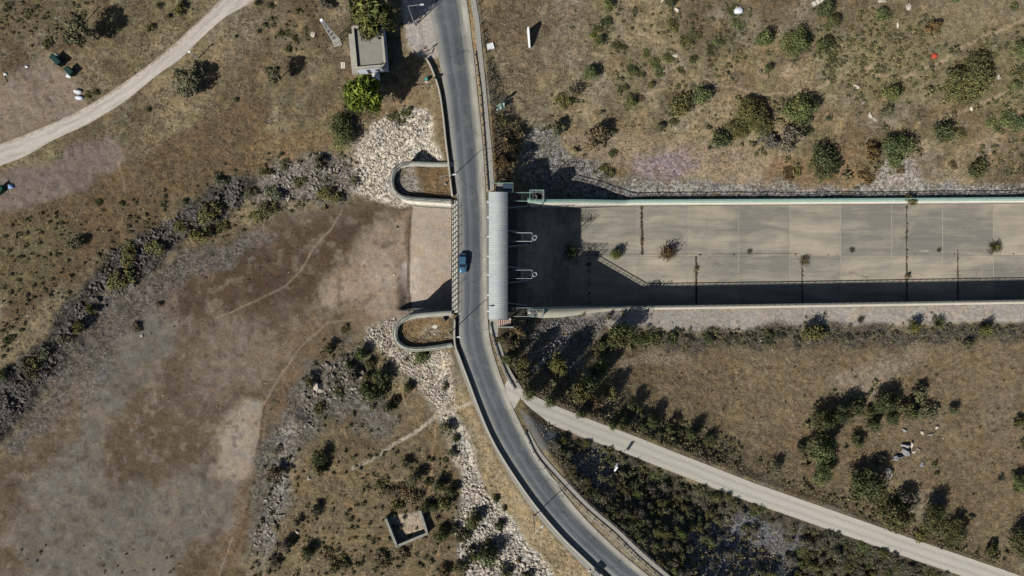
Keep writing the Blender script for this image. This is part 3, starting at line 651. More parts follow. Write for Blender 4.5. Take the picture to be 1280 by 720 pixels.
# trodden footpaths
tan = (140, 118, 94)
pathline([(428, 262), (413, 288), (393, 310), (376, 338), (356, 358), (322, 375), (270, 397)], 1.7, (138, 121, 103), 0.65)
pathline([(440, 400), (408, 404), (382, 428), (352, 468), (340, 487), (330, 505)], 1.8, (142, 126, 107), 0.65)
pathline([(590, 502), (566, 510), (548, 520), (515, 541), (488, 558), (468, 572), (440, 585)], 3.4, (160, 150, 132), 0.95)
pathline([(548, 516), (543, 545), (540, 590), (536, 620), (536, 640)], 1.6, (158, 126, 92), 0.75)
pathline([(550, 680), (545, 700), (536, 715), (530, 740)], 1.6, (158, 132, 100), 0.75)
pathline([(450, 595), (480, 598), (505, 600)], 1.5, (166, 136, 104), 0.7)
pathline([(270, 735), (280, 700), (290, 672)], 1.2, (140, 128, 112), 0.6)
pathline([(160, 527), (180, 532), (230, 535)], 1.0, (128, 110, 88), 0.6)
pathline([(50, 235), (70, 280), (90, 300)], 1.6, (132, 116, 92), 0.6, 0.3); pathline([(150, 205), (158, 240)], 2.0, (140, 120, 100), 0.6, 0.3)
# verges beside the bridge and road, abutment fill
dv = sdist(px, py, [(583, -40), (592, -40), (600, 60), (606, 120), (612, 190), (616, 240), (608, 240), (604, 190), (597, 120), (590, 60)])
mixin(sstep(1.5, -1, dv), (158, 132, 96), 0.9)
dv = sdist(px, py, [(611, 415), (620, 450), (634, 487), (645, 490), (632, 470), (622, 440), (615, 405)]); mixin(sstep(1.5, -1, dv) * 0.8, (140, 122, 98), 0.8)
dv = sdist(px, py, [(655, 525), (668, 560), (694, 598), (724, 638), (764, 678), (830, 740), (846, 740), (770, 664), (705, 600), (670, 540)]); mixin(sstep(1.5, -1, dv) * 0.8, (146, 132, 110), 0.7)
zone([(650, 512), (668, 524), (704, 545), (690, 560), (678, 562), (668, 552), (660, 535)], (106, 106, 104), 0.12, 0.1, 2, 0.2)
zone([(505, 208), (560, 206), (562, 250), (520, 248), (500, 240), (496, 222)], (130, 104, 74), 0.9, 0.1, 3, 0.5); zone([(498, 212), (522, 210), (528, 238), (505, 240)], (150, 142, 130), 0.4, 0.2, 4, 0.7)
zone([(505, 400), (562, 394), (564, 432), (515, 434), (500, 420)], (148, 118, 80), 0.8, 0.1, 3, 0.4); zone([(530, 412), (545, 400), (560, 415), (545, 430), (525, 428)], (150, 134, 112), 0.5, 0.3, 5, 0.7)
RU = [(482, 646), (527, 636), (537, 664), (496, 680)]
zone([(485, 645), (527, 638), (535, 663), (498, 678)], (164, 148, 128), 0.4, 0.3, 2, 0.1)
GK = 1.0
g3 = (col @ np.array([0.3, 0.59, 0.11]))[..., None]; col = g3 + (col - g3) * 0.9
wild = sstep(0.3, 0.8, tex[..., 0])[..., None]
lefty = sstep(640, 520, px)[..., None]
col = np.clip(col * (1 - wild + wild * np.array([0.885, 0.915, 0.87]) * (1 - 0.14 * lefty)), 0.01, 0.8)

# ground sheet: drop the faces inside the spillway (its concrete floor lies there)
nx_, ny_ = len(gx), len(gy)
i, j = np.meshgrid(np.arange(nx_ - 1), np.arange(ny_ - 1))
q = (j * nx_ + i).ravel()
cx = (gx[:-1] + np.diff(gx) / 2)[i.ravel()]; cy = (gy[:-1] + np.diff(gy) / 2)[j.ravel()]
cut = (cx > -4) & (cx < 172) & (cy < wall_y(NW_, cx) + 0.36) & (cy > wall_y(SW_, cx) - 0.36)
F = np.column_stack([q, q + 1, q + nx_ + 1, q + nx_])[~cut]
gv = np.column_stack([GX.ravel(), GY.ravel(), Z.ravel()])
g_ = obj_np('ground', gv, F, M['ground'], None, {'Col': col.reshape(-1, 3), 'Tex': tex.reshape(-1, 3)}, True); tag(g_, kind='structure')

# ------------------------------------------------------------------ road, tracks
def shift(P, dz): Q = P.copy(); Q[:, 2] += dz; return Q
tag(sheet('road', shift(RL, 0.02), shift(RR, 0.02), M['asphalt'], 24), kind='structure')
tag(sheet('gravel_track', shift(T1A, 0.04), shift(T1B, 0.04), M['gravel_track'], 14), kind='structure')
tag(sheet('dirt_road', shift(T2A, 0.04), shift(T2B, 0.04), M['dirt_road'], 14), kind='structure')
def pl(pts, step=0.8, z=0.0): return spline([W(a, b, z) for a, b in pts], step)
# footways along the road
def footway(inner, outer, n, name='footway'):
    A = spline_n([(*W(*p), 0.06) for p in inner], n); B = spline_n([(*W(*p), 0.06) for p in outer], n)
    return tag(sheet(name, A, B, M['grey_walk'], 4), kind='structure')
track_material('grey_walk', (150, 147, 138), (136, 130, 118), 0.1)
footway([(583, -60), (588, 0), (592, 25), (596, 60), (600, 100), (604, 150), (607, 190), (610, 238)], [(589, -60), (595, 0), (599, 25), (602.5, 60), (606.5, 100), (611, 150), (615, 190), (618, 238)], 8)
footway([(612, 402), (616, 420), (624, 446), (633, 468), (643, 488)], [(620, 402), (623, 420), (631, 446), (640, 466), (652, 484)], 8)
footway([(657, 541), (672, 570), (700, 602), (733, 636), (767, 665), (800, 697), (850, 740)], [(661, 538), (677, 566), (705, 598), (738, 632), (772, 661), (805, 692), (855, 735)], 8)
footway([(573, 436), (582, 460), (594, 490), (607, 520), (624, 556), (648, 594), (676, 632), (708, 668), (748, 708), (790, 745)], [(567, 437), (576, 463), (587, 493), (600, 524), (617, 560), (641, 601), (668, 640), (699, 676), (738, 716), (780, 753)], 8)

# ------------------------------------------------------------------ parapets, guard rails and fences along the road
def parapet(line, label, w=0.28, h=0.8, posts=False):
    L = pl(line, 0.7)
    o = empty('parapet_wall', (0, 0, 0), label=label, cat='parapet')
    ribbon('wall', L, w, -0.6, h, M['kerb'], o)
    ribbon('coping', L, w + 0.08, h, h + 0.07, M['concrete'], o)
    return o
parapet([(533, 74), (538, 82), (543, 94), (548, 108), (551.5, 124), (555, 150), (558, 178), (561.5, 206), (564, 230), (566, 246)], 'low concrete parapet along the left road edge, from the hut to the upper abutment')
parapet([(569, 398), (569, 428), (575, 446), (586, 475), (599, 510), (613, 543), (629, 572), (650, 604), (672, 634), (703, 670), (735, 701), (755, 720), (800, 762)], 'long curving concrete parapet along the left road edge, below the bridge')
def guardrail(line, label, step=2.0):
    L = pl(line, 0.5)
    o = empty('guard_rail', (0, 0, 0), label=label, cat='guard rail')
    ribbon('beam', L, 0.09, 0.36, 0.74, M['galv'], o)
    s = np.concatenate([[0], np.cumsum(np.linalg.norm(np.diff(L, axis=0), axis=1))])
    first = None
    for t in np.arange(0.3, s[-1], step):
        k = int(np.searchsorted(s, t)); k = min(max(k, 1), len(L) - 1); d = L[k] - L[k - 1]; n = np.array([-d[1], d[0]]) / (np.linalg.norm(d) + 1e-9)
        if first is None:
            first = MB().box((0, 0, 0.3), (0.12, 0.14, 0.9)).build('post', M['dark_steel'], o); p = first
        else:
            p = link(first.copy(), o)
        p.location = (*(L[k] + n * 0.12), 0.0); p.rotation_euler.z = math.atan2(d[1], d[0])
    return o
guardrail([(592.5, 66), (596, 92), (599.5, 120), (603, 160), (606, 200), (609, 240)], 'steel guard rail along the right road edge, above the spillway gallery')
guardrail([(612, 404), (615, 420), (623, 446), (632, 468), (642.5, 487)], 'short steel guard rail from the gallery to the dirt road junction')
guardrail([(655, 540), (669.5, 571), (697.5, 604), (730.5, 638), (764.5, 667), (797.5, 699), (830, 726), (870, 758)], 'steel guard rail along the right road edge, below the dirt road junction')
def wire_fence(line, label, step=2.0, ph=1.15, gz=True, cat='fence'):
    L = pl(line, 0.25)
    o = empty('wire_fence', (0, 0, 0), label=label, cat=cat)
    s = np.concatenate([[0], np.cumsum(np.linalg.norm(np.diff(L, axis=0), axis=1))]); tops = []; first = None
    for t in np.arange(0, s[-1], step):
        k = min(int(np.searchsorted(s, t)), len(L) - 1); x, y = L[k]; z = max(float(ZT(x, y)), -0.3)
        if first is None: first = MB().box((0, 0, ph / 2 - 0.15), (0.13, 0.13, ph + 0.3)).build('post', M['weathered_concrete'], o); p = first
        else: p = link(first.copy(), o)
        p.location = (x, y, z); tops.append(Vector((x, y, z)))
    wmb = MB()
    for f in (0.4, 0.9): wmb.tube([t + Vector((0, 0, ph * f)) for t in tops], 0.012, 4)
    wmb.build('wire', M['galv'], o)
    return o
wire_fence([(594, -8), (597.5, 8), (602, 40), (605.5, 70), (608, 90), (611, 120), (613.5, 150), (616, 190), (619, 236)], 'row of small concrete fence posts beside the upper right footway')
wire_fence([(706, 597), (740, 631), (774, 660), (807, 691), (845, 726)], 'row of small concrete fence posts between lower footway and thicket')

# ------------------------------------------------------------------ bridge
br = empty('road_bridge', (0, 0, 0), label='concrete road bridge across the spillway approach with lattice railing', cat='bridge')
bl = -12.05
MB().prism([(bl, -5.0), (-4.75, -5.0), (-4.75, 17.6), (bl, 17.6)], -1.0, -0.02).build('deck', M['grey_concrete'], br)
MB().prism([(bl - 0.05, -5.0), (-10.75, -4.8), (-10.75, 17.4), (bl - 0.05, 17.6)], -0.02, 0.14).build('walkway', M['pale_concrete'], br)
rail = empty('bridge_railing', (0, 0, 0)); rail.parent = br; C.objects  # railing part
rb = MB()
for zz in (0.5, 1.0, 1.45): rb.tube([(bl + 0.12, -5.2, zz), (bl + 0.12, 17.6, zz)], 0.06, 5)
rb.build('rail', M['dark_steel'], rail)
first = None
for yy in np.arange(-5.1, 17.7, 1.04):
    if first is None: first = MB().box((0, 0, 0.73), (0.12, 0.16, 1.46)).build('post', M['dark_steel'], rail); p = first
    else: p = link(first.copy(), rail)
    p.location = (bl + 0.12, yy, 0)
rb = MB()
rb.tube([(bl + 1.25, -5.0, 0.95), (bl + 1.25, 17.4, 0.95)], 0.035, 5)
rb.tube([(bl + 1.25, -5.0, 0.5), (bl + 1.25, 17.4, 0.5)], 0.03, 5)
for yy in np.arange(-5.0, 17.4, 1.9): rb.box((bl + 1.25, yy, 0.5), (0.07, 0.07, 1.0))
rb.build('inner_rail', M['dark_steel'], rail)

# abutments
def abutment(U, label, ladder_side):
    o = empty('abutment_wall', (0, 0, 0), label=label, cat='retaining wall')
    n = len(U)
    ribbon('wall', np.array(U), 0.75, -10.6, 0.0, M['white_conc'], o)
    ribbon('coping', np.array(U), 0.95, 0.0, 0.3, M['coping_u'], o)
    # double pipe railing on the lower half of the coping
    k0, k1 = ladder_side
    Q = U[k0:k1]
    mb = MB()
    for off in (0.25, -0.25):
        d = np.gradient(Q, axis=0); d /= np.linalg.norm(d, axis=1)[:, None]; P = Q + np.column_stack([-d[:, 1], d[:, 0]]) * off
        for zz in (0.75, 1.2): mb.tube([(*p, 0.3 + zz - 0.3) for p in P[::2]], 0.035, 5)
        for p in P[::5]: mb.box((*p, 0.72), (0.06, 0.06, 0.9))
    mb.build('railing', M['dark_steel'], o)
    return o
concrete('coping_u', (158, 158, 146), 0.25, 1.5); M['white_conc'] = mottled('white_conc', alb((222, 214, 198)), 0.3, 1.6, 0.9, 0.2, 0, (1.6, 1.6, 0.2))
abutment(UNw, 'round ended concrete abutment above the approach floor, pale outer face and dry fill', (int(len(UNw) * 0.3), len(UNw) - 1))
abutment(USw, 'round ended concrete abutment below the approach floor, filled with orange dry grass', (int(len(USw) * 0.35), len(USw) - 1))
# ------------------------------------------------------------------ gallery with the corrugated roof
ga = empty('hoist_gallery', (0, 0, 0), label='long narrow hoist gallery with a pale corrugated roof beside the road', cat='gallery')
gx0, gx1, gy0, gy1 = -4.62, -0.82, -6.2, 19.0
MB().prism([(gx0 + 0.1, gy0 - 1.0), (gx1 - 0.1, -5.0), (gx1 - 0.1, 18.4), (gx0 + 0.1, gy1 + 0.8)], -2.2, -1.7).build('floor_slab', M['grey_concrete'], ga)
MB().prism([(gx0 + 0.05, gy0), (gx0 + 0.25, gy0), (gx0 + 0.25, gy1), (gx0 + 0.05, gy1)], -1.0, 0.35).build('front_wall', M['concrete'], ga)
nr = 420; yy = np.linspace(gy0, gy1, nr); zz = 1.5 + 0.008 * np.sin(np.arange(nr) * math.pi / 4)
sl = 0.12
v = np.vstack([np.column_stack([np.full(nr, gx0), yy, zz + sl]), np.column_stack([np.full(nr, gx1), yy, zz - sl]), np.column_stack([np.full(nr, gx1), yy, zz - sl - 0.08]), np.column_stack([np.full(nr, gx0), yy, zz + sl - 0.08])])
k = np.arange(nr - 1)
f = np.vstack([np.column_stack([k + a * nr, k + 1 + a * nr, k + 1 + b * nr, k + b * nr]) for a, b in ((0, 1), (1, 2), (2, 3), (3, 0))])
obj_np('roof', v, f, M['roof'], ga)
first = None
for xx in (gx0 + 0.2, gx1 - 0.2):
    for y_ in np.arange(gy0 + 0.3, gy1, 4.1):
        if first is None: first = MB().box((0, 0, 0), (0.14, 0.14, 3.3)).build('column', M['galv'], ga); p = first
        else: p = link(first.copy(), ga)
        p.location = (xx, y_, -0.12)
first = None
for y_ in (17.0, 14.0, 10.2, 6.3, 2.6, -1.4, -4.6):
    if first is None: first = MB().box((0, 0, 0), (0.35, 0.3, 0.18), taper=0.7).build('bracket_lamp', M['white_paint'], ga); p = first
    else: p = link(first.copy(), ga)
    p.location = (gx0 - 0.1, y_, 1.42)
# hoist drums on the gallery floor
first = None
for y_ in (14.0, 6.4, -0.8):
    if first is None:
        hb = MB(); hb.box((0, 0, 0.35), (1.4, 1.0, 0.7)); hb.tube([(0, -1.2, 0.7), (0, 1.2, 0.7)], 0.35, 12)
        first = hb.build('hoist', M['rust'], ga); p = first
    else: p = link(first.copy(), ga)
    p.location = (-2.8, y_, -1.7)
# landings at both ends
st = empty('concrete_landing', (0, 0, 0), label='shaded concrete landing with dark blue box behind upper end of the corrugated roof', cat='landing')
MB().box((-1.9, 20.0, -1.4), (4.4, 1.9, 2.4)).build('slab', M['grey_concrete'], st)
MB().box((-0.9, 20.2, 0.0), (1.9, 1.1, 0.7)).build('box', M['navy'], st)
mb = MB()
for a, b in (((-3.9, 20.9), (0.2, 20.9)), ((0.2, 20.9), (0.2, 19.1))):
    for z_ in (0.3, 0.85): mb.tube([(*a, z_), (*b, z_)], 0.03, 5)
for p_ in ((-3.9, 20.9), (-1.8, 20.9), (0.2, 20.9), (0.2, 19.1)): mb.box((*p_, 0.3), (0.06, 0.06, 1.2))
mb.build('railing', M['green_rail'], st)
st = empty('concrete_stair', (0, 0, 0), label='small concrete stair block with pale peaked end by lower end of the roof', cat='stair')
mb = MB(); mb.box((-3.6, -7.6, -1.2), (1.7, 2.7, 2.5)); mb.build('landing', M['concrete'], st)
mb = MB()
for q_ in range(6): mb.box((-2.55 + 0.42 * q_, -7.0, -1.3 - 0.16 * q_), (0.42, 1.3, 2.6 - 0.0 * q_))
mb.build('steps', mottled('stair_pink', alb((176, 152, 140)), 0.2, 2), st)
MB().box((-1.2, -7.85, -1.2), (3.1, 0.3, 2.5)).build('side_wall', M['weathered_concrete'], st)
MB().box((-0.35, -6.2, -1.2), (0.9, 0.7, 2.5), taper=0.25).build('peak', M['pale_concrete'], st)

# ------------------------------------------------------------------ spillway piers, gates
PY = [18.35, 10.25, 2.75, -4.85]
nm = ['uppermost in the photo, carrying a green railed shaft', 'second from the top', 'third from the top', 'lowest in the photo, with white balusters']
for k, y_ in enumerate(PY):
    w_ = 1.7
    pr = empty('spillway_pier', (0, 0, 0), label='concrete spillway pier with caged ladder, ' + nm[k], cat='pier')
    pm = MB(); pm.prism([(-11.8, y_ - w_ / 2), (-0.4, y_ - w_ / 2), (-0.4, y_ + w_ / 2), (-11.8, y_ + w_ / 2), (-12.6, y_)], -19.5, -2.25 - 0.01 * k); pm.prism([(-0.398, y_ - w_ / 2), (3.9, y_ - w_ / 2), (3.9, y_ + w_ / 2), (-0.398, y_ + w_ / 2)], -19.5, -7.0 - 0.01 * k); pm.build('wall', M['grey_concrete'], pr)
    gb = MB()
    for y2 in np.linspace(-w_ / 2, w_ / 2, 6): gb.box((1.85, y_ + y2, -1.78), (4.4, 0.035, 0.1))
    for x2 in (0.2, 2.1, 4.0): gb.box((x2, y_, -1.9), (0.08, w_, 0.12))
    for x2 in (1.5, 3.8): gb.tube([(x2, y_, -1.9), (x2 - 0.3, y_, -7.0)], 0.09, 6)
    gb.build('platform', M['dark_steel'], pr)
    mt = M['white_rail'] if k else M['green_rail']
    mb = MB(); e0, e1 = 0.1, 4.05
    for z_ in (-1.15, -0.65):
        mb.tube([(e0, y_ - w_ / 2, z_), (e1, y_ - w_ / 2, z_), (e1, y_ - 0.45, z_)], 0.033, 5); mb.tube([(e1, y_ + 0.45, z_), (e1, y_ + w_ / 2, z_), (e0, y_ + w_ / 2, z_)], 0.033, 5)
    xs_ = np.linspace(e0, e1, 5) if k != 3 else np.linspace(e0, e1, 16)
    for x_ in xs_:
        for s_ in (-1, 1): mb.box((x_, y_ + s_ * w_ / 2, -1.2), (0.05, 0.05, 1.1))
    mb.build('platform_railing', mt, pr)
    cg = MB(); hp = None
    for a_ in (-0.22, 0.22): cg.tube([(e1 + 0.12, y_ + a_, -0.6), (e1 + 0.12, y_ + a_, -11)], 0.03, 4)
    for z_ in np.arange(-11, -0.8, 0.35): cg.tube([(e1 + 0.12, y_ - 0.22, z_), (e1 + 0.12, y_ + 0.22, z_)], 0.015, 4)
    lad = cg.build('ladder', M['galv'], pr)
    cg = MB()
    for z_ in np.arange(-9, -0.3, 1.1):
        cg.tube([(e1 + 0.15 + 0.42 - 0.42 * math.cos(t), y_ + 0.42 * math.sin(t), z_) for t in np.linspace(0.5, 2 * math.pi - 0.5, 14)], 0.026, 4)
    for t in (2.0, 3.14, 4.28): cg.tube([(e1 + 0.57 - 0.42 * math.cos(t), y_ + 0.42 * math.sin(t), -9), (e1 + 0.57 - 0.42 * math.cos(t), y_ + 0.42 * math.sin(t), -0.4)], 0.02, 4)
    cg.build('ladder_cage', M['white_rail'], pr)
    if k in (0, 3):     # railed shaft at the outer end
        mb = MB(); a0, a1, b0, b1 = 3.6, 6.4, y_ - 0.9, y_ + 1.3
        if k == 3: b0, b1 = y_ - 0.9, y_ + 0.6
        for z_ in (-1.3, -0.7, -0.2):
            P_ = [(a0, b0, z_), (a1, b0, z_), (a1, b1, z_), (a0, b1, z_), (a0, b0, z_)]; mb.tube(P_, 0.05, 5)
        for x_, yq in ((a0, b0), (a1, b0), (a1, b1), (a0, b1), ((a0 + a1) / 2, b1), ((a0 + a1) / 2, b0)): mb.box((x_, yq, -1.3), (0.07, 0.07, 2.2))
        mb.build('shaft_railing', M['green_rail'], pr)
        for s_, (c_, d_) in enumerate((((a1 - 0.1, (b0 + b1) / 2, -11), (0.2, b1 - b0, 17)), (((a0 + a1) / 2, b1 - 0.1, -11), (a1 - a0 - 0.45, 0.2, 17)))):
            MB().box(c_, d_).build('shaft_wall', M['grey_concrete'], pr)
for k in range(3):
    yc = (PY[k] + PY[k + 1]) / 2; hw = (PY[k] - PY[k + 1]) / 2 - 0.95
    gt = empty('spillway_gate', (0, 0, 0), label='steel radial gate in the %s spillway bay, in the shade of the gallery' % ('upper', 'middle', 'lower')[k], cat='gate')
    t = np.linspace(math.radians(150), math.radians(205), 12); R_ = 7.5; cxg, czg = 3.4, -6.2
    v = []; 
    for r_ in (R_, R_ - 0.12):
        for s_ in (-1, 1): v += [(cxg + r_ * math.cos(a) * 0.9, yc + s_ * hw, czg + r_ * math.sin(a)) for a in t]
    n = 12; i_ = np.arange(n - 1); f = np.vstack([np.column_stack([i_, i_ + 1, i_ + 1 + n, i_ + n]), np.column_stack([i_ + 2 * n, i_ + 3 * n, i_ + 1 + 3 * n, i_ + 1 + 2 * n]), np.column_stack([i_, i_ + 2 * n, i_ + 1 + 2 * n, i_ + 1]), np.column_stack([i_ + n, i_ + 1 + n, i_ + 1 + 3 * n, i_ + 3 * n])])
    obj_np('skin_plate', v, f, M['rust'], gt)
    for s_ in (-1, 1):
        MB().tube([(cxg, yc + s_ * (hw - 0.2), czg), (-2.9, yc + s_ * (hw - 1.0), -4.0)], 0.16, 6).tube([(cxg, yc + s_ * (hw - 0.2), czg), (-3.0, yc + s_ * (hw - 1.0), -7.5)], 0.16, 6).build('arm', M['galv'], gt)

# ------------------------------------------------------------------ spillway chute
sill = MB().prism([(-4.5, wall_y(SW_, -4) - 0.3), (1.2, wall_y(SW_, 1) - 0.3), (1.2, wall_y(NW_, 1) + 0.3), (-4.5, wall_y(NW_, -4) + 0.3)], -20, -9.62).build('spillway_sill', M['grey_concrete']); tag(sill, kind='structure')
joints = [16.8] + [28.4 + 11.62 * k for k in range(13)]
edges = [1.2, 3, 6, 9, 13, 16.8] + joints[1:]
v, f, tt = [], [], []
r_t = random.Random(5)
for a, b in zip(edges[:-1], edges[1:]):
    for lo, hi in ((0, 1), (1, 2)):
        tv = 1 + r_t.uniform(-0.12, 0.12)
        nsub = 2
        xa, xb = a + (0.085 if a >= 16 else 0), b - (0.085 if b >= 16 else 0)
        def yb(x, lv): return (wall_y(SW_, x) - 0.3, 7.2 + 0.003 * (x - 30), wall_y(NW_, x) + 0.3)[lv]
        base = len(v)
        for x, lv, off in ((xa, lo, 1), (xb, lo, 1), (xb, hi, -1), (xa, hi, -1)):
            o_ = 0.05 * off if lv == 1 else 0
            v.append((x, yb(x, lv) + o_, float(floorz(x)))); tt.append(tv)
        f.append((base, base + 1, base + 2, base + 3))
fl = obj_np('spillway_floor', v, np.array(f), M['chute'], None, {'tint': tt}); tag(fl, kind='structure')
# joint beds a little below the slabs
v, f = [], []
for a, b in zip(edges[:-1], edges[1:]):
    base = len(v)
    for x, s_ in ((a, 0), (b, 0), (b, 1), (a, 1)): v.append((x, (wall_y(SW_, x) - 0.3, wall_y(NW_, x) + 0.3)[s_], float(floorz(x)) - 0.06))
    f.append((base, base + 1, base + 2, base + 3))
tag(obj_np('spillway_joint_bed', v, np.array(f), M['joint']), kind='structure')
def soil_strip(a, b, w):
    n = 26; t = np.linspace(0, 1, n)[:, None]; A = np.array(W(*a, -19.1)); B = np.array(W(*b, -19.1)); P = A + (B - A) * t; r = np.random.default_rng(int(a[0]))
    d = (B - A) / np.linalg.norm(B - A); nn = np.array([-d[1], d[0]]); wl = w * r.uniform(0.3, 1.15, n)[:, None] / 2; wr_ = w * r.uniform(0.3, 1.15, n)[:, None] / 2
    z = floorz(P[:, 0])[:, None] + 0.02
    o = sheet('soil_in_joint', np.hstack([P + nn * wl, z]), np.hstack([P - nn * wr_, z]), M['joint_soil'], 1); tag(o, kind='structure')
for a_, b_, w_ in (((802, 258), (802.5, 319), 0.75), ((870, 320), (870.5, 380), 0.65), ((1002, 334), (1003, 380), 0.4), ((1133, 257), (1133, 330), 0.25), ((1133, 330), (1133.5, 380), 0.5), ((1197, 312), (1197.5, 380), 0.4), ((736, 318), (1000, 317), 0.12)): soil_strip(a_, b_, w_)
def chute_wall(L, sgn, label, rail_mat, rail_h, wide):
    o = empty('spillway_wall', (0, 0, 0), label=label, cat='spillway wall')
    xs_ = np.concatenate([np.arange(3.2, 30, 0.8), np.arange(30, 171, 3.0)])
    yi = wall_y(L, xs_); th = 0.75 + (wide * np.exp(-((xs_ - 8) / 9.0) ** 2)); top = coping(xs_)
    n = len(xs_); yo = yi + sgn * th
    A = np.column_stack([xs_, yi, np.full(n, -20.0)]); B = np.column_stack([xs_, yi, top - 0.18]); Cc = np.column_stack([xs_, yo, top - 0.18]); D = np.column_stack([xs_, yo, np.full(n, -20.0)])
    k = np.arange(n - 1); f = np.vstack([np.column_stack([k + a * n, k + 1 + a * n, k + 1 + b * n, k + b * n]) for a, b in ((0, 1), (1, 2), (2, 3), (3, 0))])
    f = np.vstack([f, [[0, n, 2 * n, 3 * n], [n - 1, 4 * n - 1, 3 * n - 1, 2 * n - 1]]])
    obj_np('face', np.vstack([A, B, Cc, D]), f, M['white_conc'], o)
    A2 = np.column_stack([xs_, yi - sgn * 0.06, top - 0.18]); B2 = np.column_stack([xs_, yi - sgn * 0.06, top]); C2 = np.column_stack([xs_, yo + sgn * 0.06, top]); D2_ = np.column_stack([xs_, yo + sgn * 0.06, top - 0.18])
    obj_np('coping', np.vstack([A2, B2, C2, D2_]), f, M['coping_n'] if sgn > 0 else M['coping_s'], o)
    fe = empty('fence', (0, 0, 0)); fe.parent = o
    yr = yi + sgn * (th * 0.55 if sgn > 0 else 0.3)
    mb = MB()
    for h_ in ((rail_h, 0.09), (rail_h * 0.5, 0.04), (0.15, 0.03)): mb.tube(list(zip(xs_, yr, top + h_[0])), h_[1], 4)
    mb.build('top_rail', rail_mat, fe)
    xp = np.arange(3.6, 150, 1.5); first = None
    for x_ in xp:
        if first is None: first = MB().box((0, 0, rail_h / 2), (0.07, 0.07, rail_h)).build('post', rail_mat, fe); p = first
        else: p = link(first.copy(), fe)
        p.location = (x_, float(np.interp(x_, xs_, yr)), float(coping(x_)))
    # fine wire infill
    xm = np.arange(3.6, 150, 0.3); ym = np.interp(xm, xs_, yr); zm = coping(xm); w_ = 0.03
    vv = np.zeros((len(xm), 4, 3)); lean = 0.55
    for c_, (dx, dz) in enumerate(((-w_, 0.05), (w_, 0.05), (lean + w_, rail_h), (lean - w_, rail_h))): vv[:, c_] = np.column_stack([xm + dx, ym, zm + dz])
    ff = np.arange(len(xm) * 4).reshape(-1, 4)
    obj_np('wire_mesh', vv.reshape(-1, 3), ff, rail_mat, fe)
    return o
concrete('coping_n', (150, 172, 158), 0.2, 1.5); concrete('coping_s', (186, 180, 162), 0.2, 1.5)
chute_wall(NW_, 1, 'long white spillway side wall with green coping and fence, along the top of the channel', M['green_rail'], 1.7, 0.0)
chute_wall(SW_, -1, 'long spillway side wall with beige coping and fence, along the gravel path', M['weathered_concrete'], 1.25, 1.3)
# ------------------------------------------------------------------ street lamps and poles
def street_lamp(px_, py_, ang, label, h=9.4, arm=2.4, z=None):
    b = G3(px_, py_)
    if z is not None: b = W3(px_, py_, z)
    o = empty('street_lamp', b, ang, label=label, cat='street lamp', group='street lamps along the road')
    MB().box((0, 0, 0.1), (0.5, 0.5, 0.3)).build('base', M['concrete'], o)
    MB().tube([(0, 0, 0), (0, 0, h)], 0.11, 8, 0.06).build('pole', M['galv'], o)
    MB().tube([(0, 0, h - 0.05), (arm * 0.5, 0, h + 0.12), (arm, 0, h + 0.2)], 0.045, 6).build('arm', M['galv'], o)
    hd = MB().box((arm + 0.25, 0, h + 0.2), (0.75, 0.28, 0.13), taper=0.8).build('lamp_head', M['dirty_white'], o)
    MB().box((arm + 0.28, 0, h + 0.12), (0.5, 0.2, 0.03)).build('lens', M['lamp_glass'], hd)
street_lamp(519, 32, 0.08, 'tall street lamp on the lay-by beside the hut')
street_lamp(557, 230, 0.12, 'tall street lamp rising from the upper round ended abutment')
street_lamp(562, 417, 0.0, 'tall street lamp rising from the lower round ended abutment')
street_lamp(666.5, 645, 0.75, 'tall street lamp on the dry grass verge below the road bend', arm=1.6)

def pylon():
    b = G3(421.5, 53); h = 11.2
    o = empty('power_pylon', b, 0.35, label='pale steel lattice pylon standing in dry grass left of the hut', cat='pylon')
    mb = MB(); wb, wt = 0.62, 0.2
    def w_(z): return wb + (wt - wb) * z / h
    for sx in (-1, 1):
        for sy in (-1, 1): mb.tube([(sx * wb, sy * wb, -0.3), (sx * wt, sy * wt, h)], 0.06, 4)
    mb.build('leg', M['dirty_white'], o)
    mb = MB(); zs = np.linspace(0, h, 13)
    for i in range(12):
        z0, z1 = zs[i], zs[i + 1]; a, c = w_(z0), w_(z1); s = 1 if i % 2 else -1
        for fx in (-1, 1):
            mb.tube([(fx * a, s * a, z0), (fx * c, -s * c, z1)], 0.035, 4); mb.tube([(s * a, fx * a, z0), (-s * c, fx * c, z1)], 0.035, 4)
    mb.build('bracing', M['dirty_white'], o)
    MB().box((0, 0, h + 0.1), (0.5, 0.5, 0.25)).build('cap', M['white_paint'], o)
    MB().box((0, 0, 0.05), (1.7, 1.7, 0.4)).build('base', M['concrete'], o)
pylon()
def utility_pole(p, h, label, head=False):
    b = G3(*p); o = empty('utility_pole', b, 0.3, label=label, cat='pole')
    MB().tube([(0, 0, -0.3), (0, 0, h)], 0.13, 8, 0.08).build('pole', M['dirty_white'], o)
    MB().box((0, 0, h - 0.4), (1.3, 0.09, 0.09)).build('crossarm', M['weathered_concrete'], o)
    if head: MB().box((0, 0, h + 0.05), (0.55, 0.35, 0.16), taper=0.7).build('lamp_head', M['white_paint'], o)
utility_pole((97, 38), 6.6, 'thin pale pole beside the sparse grey tree, far upper left')
utility_pole((248, 73), 3.8, 'short lamp pole on the edge of the gravel track by the olive tree', True)

